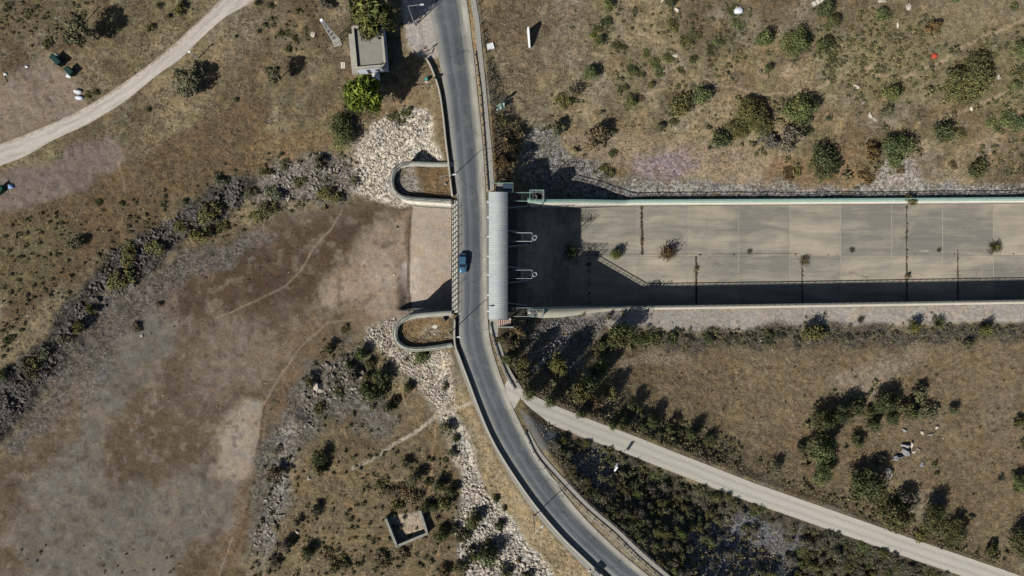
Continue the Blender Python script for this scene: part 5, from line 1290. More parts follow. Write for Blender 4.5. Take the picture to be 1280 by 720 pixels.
boulder((178, 419), 0.4, 4, 'small pale boulder alone on the grey bed', 'rock_white')
boulder((544, 408), 0.5, 5, 'white boulder lying in the lower abutment fill, upper of two', 'rock_white', (1.5, 0.8, 0.4), 0.3)
boulder((544, 418), 0.35, 1, 'white boulder lying in the lower abutment fill, lower of two', 'rock_white', (1.0, 0.9, 0.5))
boulder((556, 398.5), 0.9, 2, 'dark tilted stone by the shadow in the lower abutment', 'rock_dark', (0.5, 0.9, 1.2), -0.3)
boulder((737, 713), 0.5, 3, 'round white boulder on the verge at the bottom edge', 'rock_white')
boulder((493.5, 343), 0.3, 4, 'tiny white boulder on the pale mud', 'rock_white')
boulder((497, 284), 0.45, 0, 'dark lump of rock on the pale mud near the approach floor', 'rock_dark')
boulder((951, 88), 0.0001 + 0.5, 4, 'dark stone at the centre of the pale hillside hollow', 'rock_dark')

# ------------------------------------------------------------------ vegetation
def leaf_cloud(seed, n, lobes, leaf, flat=0.8, spread=0.62, lobe_r=(0.34, 0.55), elong=1.0, droop=0.0, inner=0.3, tvar=0.22):
    """leaf faces spread through a lumpy crown; unit radius, base near z = 0"""
    r = np.random.default_rng(seed)
    a = r.uniform(0, 6.28, lobes); d = spread * np.sqrt(r.random(lobes)); d[0] = 0
    lc = np.column_stack([np.cos(a) * d, np.sin(a) * d, r.uniform(0.35, 0.85, lobes) * flat * (1 - 0.45 * (d / max(spread, .01)) ** 2)])
    lr = r.uniform(*lobe_r, lobes); lt = r.uniform(0.8, 1.25, lobes)
    k = r.integers(0, lobes, n)
    u = r.normal(size=(n, 3)); u[:, 2] = np.abs(u[:, 2]) * 1.0 - 0.35 * (r.random(n) < 0.3); u /= np.linalg.norm(u, axis=1)[:, None]
    rad = lr[k] * np.where(r.random(n) < inner, r.uniform(0.3, 0.85, n), r.uniform(0.82, 1.12, n))
    rad = rad * np.where(r.random(n) < 0.12, r.uniform(1.08, 1.42, n), 1.0)
    # bumps on each lobe so the outline is uneven
    bmp = 1 + 0.30 * np.sin(u[:, 0] * 7 + k) * np.cos(u[:, 1] * 6 + 2 * k) + 0.12 * np.sin(u[:, 2] * 11 + u[:, 0] * 9)
    p = lc[k] + u * (rad * bmp)[:, None] * np.array([1, 1, flat])
    p[:, 2] = np.maximum(p[:, 2], 0.02)
    nrm = u + r.normal(scale=0.55, size=(n, 3)); nrm /= np.linalg.norm(nrm, axis=1)[:, None]
    t1 = np.cross(nrm, r.normal(size=(n, 3))); t1 /= np.linalg.norm(t1, axis=1)[:, None]; t2 = np.cross(nrm, t1)
    s = leaf * r.uniform(0.6, 1.5, n); e = elong * r.uniform(0.8, 1.3, n)
    v = np.zeros((n, 4, 3))
    v[:, 0] = p - t1 * (s * e)[:, None]; v[:, 1] = p + t2 * (s * 0.6)[:, None] + nrm * (s * 0.2)[:, None]; v[:, 2] = p + t1 * (s * e)[:, None]; v[:, 3] = p - t2 * (s * 0.6)[:, None]
    v[..., 2] = np.maximum(v[..., 2], -0.03)
    tint = lt[k] * np.clip(r.normal(1.0, tvar, n), 0.45, 1.6)
    return v.reshape(-1, 3), np.arange(n * 4).reshape(-1, 4), np.repeat(tint, 4)
def twig_cloud(seed, n, flat=0.9, leafn=300, leaf=0.06):
    r = np.random.default_rng(seed)
    a = r.uniform(0, 6.28, n); el = r.uniform(0.25, 1.35, n); L = r.uniform(0.6, 1.1, n)
    d = np.column_stack([np.cos(a) * np.cos(el), np.sin(a) * np.cos(el), np.sin(el) * flat]); o = d * r.uniform(0, 0.35, n)[:, None] + r.normal(scale=0.06, size=(n, 3)) * [1, 1, 0]
    side = np.cross(d, r.normal(size=(n, 3))); side /= np.linalg.norm(side, axis=1)[:, None]; w = 0.022
    v = np.zeros((n, 4, 3)); v[:, 0] = o - side * w; v[:, 1] = o + side * w; v[:, 2] = d * L[:, None] + side * w * 0.4; v[:, 3] = d * L[:, None] - side * w * 0.4
    v2, f2, t2 = leaf_cloud(seed + 1, leafn, 7, leaf, flat, 0.65, (0.28, 0.5), 1.2)
    return np.vstack([v.reshape(-1, 3), v2]), np.vstack([np.arange(n * 4).reshape(-1, 4), f2 + n * 4]), np.concatenate([np.full(n * 4, 0.8), t2])
PROTO = {}
def proto(kind, mat, k):
    key = (kind, mat, k)
    if key in PROTO: return PROTO[key]
    s = 1000 + 17 * k + sum(map(ord, kind))
    if kind == 'round': A = leaf_cloud(s, 1500, 9, 0.062, 0.85, 0.55, (0.36, 0.5))
    elif kind == 'big': A = leaf_cloud(s, 4200, 16, 0.036, 0.75, 0.66, (0.26, 0.42))
    elif kind == 'loose': A = leaf_cloud(s, 900, 11, 0.06, 0.8, 0.72, (0.2, 0.36), 1.3)
    elif kind == 'low': A = leaf_cloud(s, 850, 10, 0.068, 0.45, 0.72, (0.24, 0.42), 1.2)
    elif kind == 'tall': A = leaf_cloud(s, 1800, 12, 0.055, 1.7, 0.5, (0.34, 0.5))
    elif kind == 'twig': A = twig_cloud(s, 170)
    elif kind == 'bare': A = twig_cloud(s, 260, 0.9, 60)
    elif kind == 'small': A = leaf_cloud(s, 260, 5, 0.12, 0.75, 0.5, (0.36, 0.55))
    elif kind == 'pine': A = leaf_cloud(s, 5200, 22, 0.05, 1.15, 0.68, (0.22, 0.36), 2.0, tvar=0.28)
    elif kind == 'olive': A = leaf_cloud(s, 2100, 16, 0.05, 0.85, 0.74, (0.18, 0.32), 1.4)
    me = mesh_np('bush', A[0], A[1], [M[mat]], {'tint': A[2]})
    PROTO[key] = me; return me
LEAFWORD = {'leaf_green': 'green', 'leaf_bright': 'bright green', 'leaf_olive': 'olive green', 'leaf_dark': 'dark green', 'leaf_sage': 'grey green', 'leaf_yellow': 'yellow green', 'leaf_brown': 'brown', 'leaf_rust': 'rusty orange', 'leaf_grey': 'grey'}
FORM = {'round': 'round', 'big': 'broad', 'loose': 'loose', 'low': 'low spreading', 'tall': 'tall', 'twig': 'twiggy', 'bare': 'bare branched', 'small': 'small'}
counter = 0; BUSHES = []
def put_bush(p, r_px, kind, mat, z=None, hs=1.0):
    global counter
    b = G3(*p) if z is None else W3(p[0], p[1], z)
    r = r_px * K * (1 - b.z / H); counter += 1
    o = bpy.data.objects.new('bush', proto(kind, mat, counter % 3)); BUSHES.append((r / (H - b.z), o))
    o.location = b - Vector((0, 0, 0.05)); o.scale = (r * random.uniform(0.92, 1.1), r * random.uniform(0.92, 1.1), r * hs * {'round': 1.85, 'big': 1.75, 'loose': 1.6, 'tall': 1.15, 'small': 1.3, 'low': 1.25}.get(kind, 1.1) * random.uniform(0.85, 1.1)); o.rotation_euler = (0, 0, random.uniform(0, 6.28))
    return o
ORD = ['leftmost', 'second from left', 'third from left', 'fourth from left', 'fifth from left', 'sixth from left', 'seventh from left', 'eighth from left', 'ninth from left', 'tenth from left', 'eleventh from left', 'twelfth from left', 'thirteenth from left', 'fourteenth from left']
def bush_zone(where, items, zfix=None):
    """items: (px, py, r, kind, mat[, hs]); labels count from the left among those that look alike here"""
    seen = {}
    for it in sorted(items, key=lambda q: q[0]): seen.setdefault((it[3], it[4]), []).append(it)
    for (kind, mat), L in seen.items():
        for k, it in enumerate(L):
            o = put_bush(it[:2], it[2], kind, mat, zfix, it[5] if len(it) > 5 else 1.0)
            lab = '%s %s bush %s' % (FORM[kind], LEAFWORD[mat], where)
            if len(L) > 1: lab += ', ' + ('rightmost' if k == len(L) - 1 else ORD[k]) + ('' if len(L) > 2 else ' of two')
            tag(o, lab, 'bush', 'bushes ' + where)
G_, B_, O_, D_, S_, Y_, N_, R_u, Q_ = 'leaf_green', 'leaf_bright', 'leaf_olive', 'leaf_dark', 'leaf_sage', 'leaf_yellow', 'leaf_brown', 'leaf_rust', 'leaf_grey'
def tree(p, r_px, h, kind, mat, label, trunk=0.35, cz=0.3, name='tree', hs=None):
    b = G3(*p); r = r_px * K * (1 - (b.z + h * 0.6) / H)
    o = empty(name, b, random.uniform(0, 6.28), label=label, cat='tree')
    mb = MB(); mb.tube([(0, 0, -0.3), (0.1, 0.05, h * cz), (0.05, -0.05, h * 0.72)], trunk * 0.6, 8, trunk * 0.2)
    for k in range(6):
        a = k * 1.05 + random.uniform(-.3, .3); z0 = h * (cz * 0.8 + 0.06 * k); mb.tube([(0.06, 0, z0), (math.cos(a) * r * 0.3, math.sin(a) * r * 0.3, z0 + h * 0.12), (math.cos(a) * r * 0.68, math.sin(a) * r * 0.68, z0 + h * 0.2)], trunk * 0.25, 6, 0.03)
    mb.build('trunk', M['bark'], o)
    c = link(bpy.data.objects.new('crown', proto(kind, mat, hash(label) % 1 + len(label) % 3)), o)
    c.location = (0, 0, h * cz); c.scale = (r, r, hs or h * (1 - cz) / 1.25)
    return o
# parallax: the px below is the foot of the tree, crowns lean outwards from there
tree((476, 42), 34, 13.5, 'pine', 'leaf_pine', 'tall olive green pine overhanging the upper end of the hut roof', 0.5, 0.22, 'pine_tree')
tree((467.5, 131), 30, 13.0, 'pine', 'leaf_bright', 'bright green pine at the lower corner of the hut', 0.45, 0.2, 'pine_tree')
tree((430, 170), 26, 6.5, 'big', 'leaf_green', 'green broad tree below the bright pine, above reddish rocks', 0.35, 0.1)
tree((122, 49), 23, 9.0, 'olive', 'leaf_sage', 'sparse grey green tree throwing a long shadow, far upper left', 0.35, 0.3)
tree((244, 104), 23, 6.0, 'olive', 'leaf_sage', 'olive tree leaning over the edge of the gravel track', 0.35, 0.2, 'olive_tree')
tree((351, 98), 13, 6.8, 'olive', 'leaf_sage', 'small grey green tree alone in dry grass left of the pines', 0.2, 0.35)
bush_zone('near the upper left track', [(228, 12, 9, 'loose', Y_), (188, 36, 7, 'loose', Y_), (200, 8, 5, 'small', D_), (212, 22, 5, 'small', D_), (12, 8, 6, 'low', D_), (35, 20, 5, 'low', O_), (60, 55, 8, 'low', O_), (86, 52, 6, 'low', S_), (110, 118, 5, 'low', Y_), (120, 115, 6, 'low', Y_), (295, 46, 3, 'small', D_), (187, 138, 4, 'small', D_)])
bush_zone('on the grass left of the hut', [(340, 25, 4, 'small', D_), (351, 42, 6, 'low', O_), (360, 42, 5, 'low', O_), (369, 50, 6, 'low', O_), (360, 62, 6, 'low', D_), (331, 32, 4, 'small', D_), (338, 8, 5, 'small', D_), (372, 15, 5, 'small', O_), (323, 40, 4, 'small', D_), (410, 8, 10, 'loose', Q_), (322, 5, 5, 'small', D_), (296, 125, 4, 'small', D_)])
bush_zone('at the top of the white riprap', [(497, 149, 10, 'low', O_), (508, 142, 8, 'low', G_), (488, 148, 6, 'low', O_), (513, 136, 5, 'small', D_)])
bush_zone('beside the reddish rocks', [(412, 243, 15, 'loose', Y_, .55), (345, 240, 14, 'loose', S_, .6), (335, 262, 15, 'loose', O_, .55), (322, 270, 11, 'loose', Y_, .55), (355, 205, 10, 'loose', S_, .6), (402, 204, 11, 'loose', S_), (445, 225, 8, 'loose', S_, .6), (352, 193, 4, 'small', D_), (375, 225, 10, 'low', O_), (333, 214, 10, 'low', O_), (428, 246, 7, 'low', Q_)])
bush_zone('on the dark riprap bank', [(262, 267, 17, 'loose', Y_, .55), (255, 297, 17, 'loose', Y_, .55), (225, 285, 12, 'loose', O_, .55), (197, 307, 15, 'loose', Y_, .55), (165, 317, 17, 'loose', O_, .55), (152, 349, 19, 'loose', Y_, .55), (97, 302, 12, 'loose', S_), (274, 226, 10, 'loose', S_, .6), (123, 253, 6, 'low', O_), (153, 255, 5, 'small', D_), (314, 242, 10, 'loose', S_, .6), (232, 252, 5, 'small', D_), (278, 283, 10, 'low', O_)])
bush_zone('along the foot of the dark riprap', [(100, 407, 11, 'loose', Y_), (82, 424, 10, 'loose', S_, .6), (60, 443, 13, 'loose', S_, .6), (44, 458, 16, 'low', O_), (5, 467, 9, 'round', G_, .7), (117, 388, 8, 'loose', Y_), (10, 425, 8, 'low', D_), (172, 408, 8, 'low', N_), (200, 380, 5, 'small', N_)])
bush_zone('on rocks below the lower abutment', [(526, 444, 12, 'round', G_, .8), (480, 470, 15, 'round', G_, 1.1), (453, 442, 11, 'round', G_), (464, 454, 8, 'round', O_), (460, 470, 7, 'round', O_), (511, 485, 9, 'round', D_), (558, 482, 7, 'loose', S_), (559, 532, 11, 'loose', S_), (412, 435, 9, 'loose', Y_), (389, 475, 10, 'loose', O_), (470, 492, 16, 'round', D_), (487, 507, 9, 'round', D_), (456, 487, 9, 'round', D_), (443, 468, 10, 'loose', Q_), (425, 490, 9, 'low', O_), (400, 510, 9, 'low', O_), (438, 455, 8, 'round', D_), (495, 500, 8, 'loose', N_), (432, 412, 6, 'low', O_)])
bush_zone('in the scrub near the ruin', [(401, 570, 13, 'tall', D_), (402, 584, 9, 'round', O_), (346, 587, 14, 'loose', N_), (569, 547, 6, 'round', D_), (566, 566, 8, 'loose', S_), (510, 577, 8, 'round', S_), (519, 594, 11, 'round', S_), (549, 605, 10, 'round', G_), (564, 612, 10, 'round', D_), (557, 628, 11, 'round', G_), (544, 631, 8, 'round', D_), (532, 632, 8, 'round', D_), (552, 665, 11, 'round', G_), (535, 604, 7, 'loose', O_), (387, 687, 10, 'round', D_), (425, 703, 13, 'low', O_), (480, 697, 13, 'low', N_), (410, 692, 10, 'low', N_), (398, 635, 8, 'round', Q_), (360, 678, 9, 'round', Q_), (376, 650, 8, 'loose', Q_), (487, 615, 12, 'low', N_), (505, 612, 12, 'low', N_), (520, 620, 11, 'low', N_), (497, 630, 10, 'low', O_), (475, 605, 8, 'low', O_), (540, 575, 4, 'small', D_), (535, 573, 4, 'small', D_), (345, 700, 10, 'loose', Q_), (505, 690, 10, 'low', N_), (555, 712, 11, 'loose', N_), (350, 560, 6, 'low', Q_)])
bush_zone('on the white riprap strip', [(591, 647, 12, 'round', G_), (625, 654, 8, 'round', D_), (611, 690, 17, 'round', G_), (580, 671, 12, 'loose', O_), (593, 690, 11, 'loose', O_), (631, 713, 11, 'loose', S_), (577, 706, 10, 'loose', O_), (619, 622, 6, 'round', D_), (630, 634, 5, 'round', D_), (570, 660, 7, 'round', D_), (648, 700, 4, 'small', R_u), (660, 718, 8, 'small', D_)])
bush_zone('on the dry slope right of the road', [(737, 94, 11, 'round', G_), (702, 127, 13, 'low', Y_), (722, 112, 13, 'bare', Q_), (741, 45, 5, 'small', B_), (749, 54, 8, 'round', G_), (760, 9, 8, 'round', G_), (787, 129, 8, 'round', G_), (757, 30, 9, 'low', D_), (747, 38, 7, 'low', O_), (768, 57, 8, 'low', O_), (779, 60, 6, 'low', D_), (808, 67, 7, 'low', G_), (816, 77, 8, 'low', G_), (835, 74, 9, 'low', G_), (857, 51, 9, 'low', O_), (840, 33, 9, 'low', O_), (819, 83, 6, 'low', G_), (812, 108, 6, 'round', Y_), (824, 90, 8, 'low', G_), (801, 93, 6, 'low', D_), (789, 88, 8, 'low', D_), (778, 110, 7, 'low', D_), (790, 90, 6, 'low', O_), (865, 75, 7, 'low', D_), (888, 64, 8, 'low', D_), (850, 88, 6, 'low', O_), (868, 44, 8, 'low', O_), (837, 5, 8, 'round', D_), (897, 52, 8, 'low', G_), (910, 48, 6, 'low', S_), (922, 32, 9, 'low', G_), (915, 12, 9, 'low', D_), (865, 23, 7, 'low', N_), (800, 123, 6, 'low', N_)])
bush_zone('on the hillside above the spillway', [(872, 122, 14, 'round', G_), (848, 132, 16, 'round', O_, .7), (931, 150, 21, 'big', O_), (946, 157, 18, 'big', O_), (920, 164, 14, 'big', O_), (938, 136, 17, 'big', O_), (951, 52, 12, 'round', G_), (959, 88, 7, 'round', D_), (897, 178, 15, 'round', D_), (740, 172, 20, 'loose', N_), (694, 162, 12, 'loose', S_), (822, 161, 8, 'round', S_), (765, 192, 7, 'low', D_), (757, 214, 10, 'low', O_), (841, 153, 7, 'low', O_), (645, 165, 12, 'low', N_), (630, 180, 14, 'low', N_), (625, 205, 13, 'low', R_u), (640, 205, 12, 'loose', N_), (628, 155, 9, 'low', O_), (768, 165, 5, 'small', D_), (990, 57, 19, 'big', G_), (997, 142, 21, 'big', G_), (985, 138, 14, 'round', G_), (1107, 122, 12, 'round', G_), (1105, 141, 9, 'round', S_), (1116, 186, 22, 'big', G_), (1112, 203, 11, 'round', G_), (1171, 170, 15, 'round', D_), (1025, 206, 25, 'big', D_), (1216, 212, 14, 'round', D_), (980, 172, 20, 'loose', Q_), (960, 175, 15, 'loose', Q_), (1005, 165, 10, 'low', D_)])
bush_zone('among the scrub, far upper right', [(1203, 103, 30, 'big', O_, .8), (1213, 95, 26, 'big', O_, .8), (1195, 110, 24, 'big', O_, .8), (1027, 15, 12, 'round', D_), (1037, 32, 10, 'round', D_), (1028, 60, 12, 'round', D_), (1040, 72, 10, 'low', D_), (1085, 192, 15, 'loose', R_u), (1082, 221, 11, 'low', R_u), (985, 217, 12, 'low', R_u), (996, 214, 8, 'low', Y_), (1100, 22, 10, 'round', G_), (1160, 35, 12, 'loose', R_u), (1270, 65, 12, 'round', G_), (1265, 110, 8, 'round', G_), (1275, 92, 14, 'low', O_), (1255, 150, 12, 'low', G_), (1270, 155, 14, 'low', G_), (1240, 155, 11, 'low', G_), (1200, 168, 9, 'low', O_), (1265, 10, 7, 'small', G_), (1192, 2, 5, 'small', G_), (1035, 150, 6, 'loose', S_), (1122, 212, 7, 'low', N_), (1190, 208, 7, 'low', N_), (1260, 215, 8, 'low', S_)])
bush_zone('growing in the spillway floor', [(834, 317, 14, 'twig', R_u), (769, 317, 9, 'round', G_), (713, 318, 15, 'twig', D_), (1003, 327, 8, 'twig', N_), (1241, 309, 10, 'twig', O_), (936, 315, 4, 'twig', S_), (1064, 313, 5, 'bare', Q_), (1173, 313, 4, 'bare', N_), (802, 300, 3, 'small', N_), (870, 336, 4, 'small', N_), (1133, 345, 5, 'small', N_), (736, 330, 4, 'small', N_)], -19.1)
bush_zone('hanging over the white spillway wall', [(1137, 252, 9, 'loose', Y_, .6)], -13.5)
bush_zone('on the bank below the gallery', [(694, 452, 14, 'round', Y_), (702, 462, 9, 'round', Y_), (749, 457, 12, 'round', G_), (727, 392, 6, 'low', Y_), (775, 415, 18, 'round', D_, 1.2), (815, 424, 12, 'low', D_), (840, 422, 10, 'low', D_), (858, 425, 9, 'low', Q_), (885, 424, 9, 'low', D_), (912, 425, 9, 'low', Q_), (938, 426, 9, 'low', Q_), (962, 424, 9, 'low', D_), (745, 434, 13, 'loose', D_), (762, 427, 12, 'loose', D_), (797, 425, 11, 'low', D_), (647, 412, 12, 'loose', N_), (650, 457, 14, 'loose', O_), (662, 490, 11, 'round', G_), (687, 501, 10, 'round', G_), (725, 490, 13, 'round', O_), (736, 478, 14, 'round', D_, 1.2), (765, 488, 11, 'loose', O_), (726, 518, 7, 'round', D_), (766, 533, 6, 'round', G_), (790, 510, 11, 'loose', D_), (640, 432, 11, 'loose', N_), (635, 450, 9, 'round', G_), (745, 502, 10, 'loose', N_), (625, 425, 7, 'low', O_), (815, 525, 10, 'round', D_), (778, 530, 9, 'loose', D_), (800, 535, 8, 'low', D_), (835, 535, 10, 'loose', D_), (862, 540, 10, 'round', D_), (885, 548, 9, 'round', D_)])
bush_zone('on the bank beside the gravel path', [(1010, 414, 13, 'round', Y_), (1020, 418, 11, 'loose', O_), (1137, 408, 9, 'round', Y_), (1226, 412, 9, 'round', Y_), (1172, 403, 10, 'bare', O_), (1207, 432, 8, 'round', S_), (975, 421, 8, 'low', Q_), (995, 428, 8, 'low', Q_), (1040, 423, 7, 'low', Q_), (1060, 423, 7, 'low', Q_), (1080, 421, 8, 'low', Q_), (1100, 421, 7, 'low', Q_), (1118, 419, 7, 'low', Q_), (1150, 415, 7, 'low', Q_), (1185, 413, 7, 'low', Q_), (1245, 415, 7, 'low', Q_), (1262, 413, 7, 'low', Q_), (1075, 400, 6, 'bare', Q_)])
bush_zone('in the grove of the lower right field', [(1023, 525, 18, 'big', D_, 1.2), (1048, 513, 16, 'big', D_, 1.2), (1069, 508, 12, 'loose', D_), (1100, 503, 17, 'big', D_, 1.3), (1143, 492, 13, 'loose', S_), (1130, 509, 16, 'loose', D_), (1155, 512, 15, 'low', S_), (1112, 521, 10, 'round', D_), (1087, 530, 10, 'round', D_), (1189, 512, 7, 'round', S_), (1271, 527, 9, 'loose', D_), (1020, 556, 20, 'big', G_, 1.3), (1022, 588, 18, 'big', G_, 1.2), (1075, 603, 24, 'big', D_, 1.2), (1067, 552, 11, 'loose', D_), (1114, 643, 22, 'big', O_), (1158, 643, 20, 'big', D_), (1188, 660, 18, 'big', D_), (1272, 602, 13, 'big', G_, 1.2), (1271, 676, 24, 'big', D_, 1.2), (1277, 556, 8, 'round', D_), (1167, 581, 5, 'small', G_), (1170, 592, 4, 'small', G_), (966, 582, 9, 'round', S_), (1150, 668, 12, 'low', O_), (1250, 597, 7, 'bare', Q_), (1098, 575, 8, 'loose', Q_), (1130, 622, 14, 'loose', Q_), (1100, 628, 12, 'low', O_), (1000, 560, 8, 'round', D_), (1235, 685, 10, 'loose', O_), (1085, 515, 8, 'round', D_)])
# dense thicket between road and dirt road: the larger bushes one by one
TH = [(690, 553), (708, 545), (755, 560), (800, 578), (850, 600), (905, 618), (955, 634), (1050, 668), (1180, 720), (1260, 760), (860, 760), (800, 700), (770, 668), (735, 625), (712, 597)]
def n_free(pts, r):
    keep = []
    for i in range(len(pts)):
        if all(np.hypot(*(pts[i] - pts[j])) > r for j in keep): keep.append(i)
    return pts[keep]
c_ = n_free(sample_poly(TH, 1500), 7.6)
grey = np.minimum(sdist(c_[:, 0], c_[:, 1], GT), sdist(c_[:, 0], c_[:, 1], GT2))
thick = (grey > -4) | (rng.random(len(c_)) < 0.25)
x, y, z = ground(c_[:, 0], c_[:, 1]); c_ = c_[thick & clear_of_works(x, y, 0.5) & in_bounds(x, y)]
for p in c_:
    mt = random.choice([O_, S_, S_, G_, O_, Q_, Q_]); kd = random.choice(['loose', 'loose', 'round', 'low', 'twig'])
    o = put_bush(p, random.uniform(4.5, 9.0), kd, mt, None, 0.7)
    tag(o, '%s %s bush in the thicket between road and dirt road' % (FORM[kd], LEAFWORD[mt]), 'bush', '%s %s bushes of the thicket' % (FORM[kd], LEAFWORD[mt]))
# the largest bushes stay objects of their own, the rest become one object
BUSHES.sort(key=lambda q: -q[0])
for _, o in BUSHES[:295]: link(o)
vs, fs, ts, ms, mats_, off = [], [], [], [], [], 0
for _, o in BUSHES[295:]:
    me = o.data; nv = len(me.vertices); v = np.empty(nv * 3, np.float32); me.vertices.foreach_get('co', v); v = v.reshape(-1, 3)
    t = np.empty(nv, np.float32); me.attributes['tint'].data.foreach_get('value', t); nf = len(me.polygons); li = np.empty(nf * 4, np.int32); me.loops.foreach_get('vertex_index', li)
    mt = me.materials[0]
    if mt not in mats_: mats_.append(mt)
    a = o.rotation_euler.z; ca, sa = math.cos(a), math.sin(a); v = v * np.array(o.scale); v = np.column_stack([v[:, 0] * ca - v[:, 1] * sa, v[:, 0] * sa + v[:, 1] * ca, v[:, 2]]) + np.array(o.location)
    vs.append(v); fs.append(li.reshape(-1, 4) + off); off += nv; ts.append(t); ms.append(np.full(nf, mats_.index(mt))); bpy.data.objects.remove(o)
o = link(bpy.data.objects.new('small_bushes', mesh_np('small_bushes', np.vstack(vs), np.vstack(fs), mats_, {'tint': np.concatenate(ts)}, midx=np.concatenate(ms)))); tag(o, kind='stuff')
# small scrub: too many to count; one object per area
def scrub(name, specs, mat, leafn=70, leaf=0.17):
    vs, fs, ts = [], [], []; off = 0
    pro = [leaf_cloud(400 + k, leafn, 4, leaf, 0.8, 0.5, (0.35, 0.55)) for k in range(6)]
    for poly, n, r0, r1 in specs:
        pts = sample_poly(poly, n); x, y, z = ground(pts[:, 0], pts[:, 1]); k = in_bounds(x, y) & clear_of_works(x, y, 0.2)
        dens = fbm(x, y, 7.0, 3, 77) + rng.normal(0, 0.06, len(x)); k &= dens > np.quantile(dens, 0.25)
        for xx, yy, zz in zip(x[k], y[k], z[k]):
            V, F_, T = pro[rng.integers(6)]; a = rng.uniform(0, 6.28); r = rng.uniform(r0, r1) * K * 1.06; ca, sa = math.cos(a), math.sin(a)
            P = V * r; P = np.column_stack([P[:, 0] * ca - P[:, 1] * sa + xx, P[:, 0] * sa + P[:, 1] * ca + yy, P[:, 2] + zz - 0.03])
            vs.append(P); fs.append(F_ + off); off += len(P); ts.append(T * rng.uniform(0.75, 1.25))
    o = obj_np(name, np.vstack(vs), np.vstack(fs), M[mat], None, {'tint': np.concatenate(ts)}); tag(o, kind='stuff')
scrub('hillside_scrub', [([(1010, 15), (1160, 10), (1180, 60), (1160, 100), (1030, 105), (1020, 60)], 300, 2.2, 5.2), ([(1150, 60), (1290, 20), (1290, 80), (1230, 70), (1160, 90)], 90, 2, 4.5), ([(1030, 100), (1170, 95), (1160, 150), (1060, 150)], 80, 2, 4.5), ([(1180, 130), (1290, 110), (1290, 225), (1180, 200)], 150, 2.2, 5), ([(760, 10), (940, 10), (930, 110), (770, 120)], 150, 2, 4.5), ([(660, 0), (1000, 0), (1000, 200), (660, 140)], 130, 1.4, 3.4)], 'scrub_mat')
scrub('lower_scrub', [([(690, 545), (760, 560), (960, 632), (1210, 722), (860, 740), (720, 605)], 520, 2.5, 5), ([(705, 512), (760, 515), (960, 590), (1100, 640), (1230, 695), (1190, 690), (1000, 615), (840, 560)], 280, 2, 4.2), ([(760, 450), (1270, 430), (1270, 640), (1130, 620), (1000, 590)], 120, 1.2, 2.8), ([(820, 412), (1280, 404), (1280, 424), (840, 436)], 220, 2, 4), ([(625, 405), (665, 400), (740, 500), (700, 510), (650, 480)], 130, 2, 4.5), ([(760, 500), (900, 540), (980, 585), (900, 570), (780, 530)], 150, 2.2, 4.6)], 'scrub_mat')
scrub('bank_scrub', [([(340, 560), (560, 560), (565, 720), (310, 720)], 330, 2, 4.6), ([(390, 440), (500, 440), (500, 540), (380, 540)], 70, 2, 4), ([(0, 270), (110, 260), (240, 230), (150, 330), (60, 400), (0, 450)], 240, 1.8, 4.4), ([(0, 0), (130, 0), (90, 60), (0, 80)], 110, 1.6, 4), ([(20, 680), (220, 680), (230, 720), (20, 720)], 34, 1.3, 2.6), ([(330, 0), (430, 0), (430, 60), (330, 80)], 60, 1.4, 3.2), ([(260, 205), (330, 190), (450, 190), (440, 250), (330, 280), (200, 330)], 110, 2, 4.4), ([(620, 700), (570, 640), (590, 560), (640, 640)], 20, 1.6, 3), ([(300, 300), (420, 270), (280, 400), (180, 420)], 40, 0.9, 1.8)], 'scrub_mat')

# sprigs and seedlings round the feet of the bushes
def bush_skirts():
    vs, fs, ts = [], [], []; off = 0; pro = [leaf_cloud(900 + k, 60, 4, 0.17, 0.8, 0.55, (0.32, 0.55)) for k in range(6)]
    for _, o in BUSHES[:295]:
        if o.location.z < -17.5 or (o.location.x < -42 and o.location.y > -25 and o.location.x * 0.6 + o.location.y < 12): continue
        R0 = o.scale.x
        for _k in range(rng.integers(3, 8)):
            a = rng.uniform(0, 6.28); d = R0 * rng.uniform(0.7, 1.5); x = o.location.x + math.cos(a) * d; y = o.location.y + math.sin(a) * d
            if not (clear_of_works(np.array([x]), np.array([y]), 0.3)[0] and in_bounds(x, y)): continue
            V, F_, T = pro[rng.integers(6)]; r = R0 * rng.uniform(0.12, 0.42); b = rng.uniform(0, 6.28); ca, sa = math.cos(b), math.sin(b); P = V * r
            vs.append(np.column_stack([P[:, 0] * ca - P[:, 1] * sa + x, P[:, 0] * sa + P[:, 1] * ca + y, P[:, 2] + float(ZT(x, y)) - 0.03])); fs.append(F_ + off); off += len(P); ts.append(T * rng.uniform(0.7, 1.25))
    tag(obj_np('undergrowth', np.vstack(vs), np.vstack(fs), M['scrub_mat'], None, {'tint': np.concatenate(ts)}), kind='stuff')
bush_skirts()
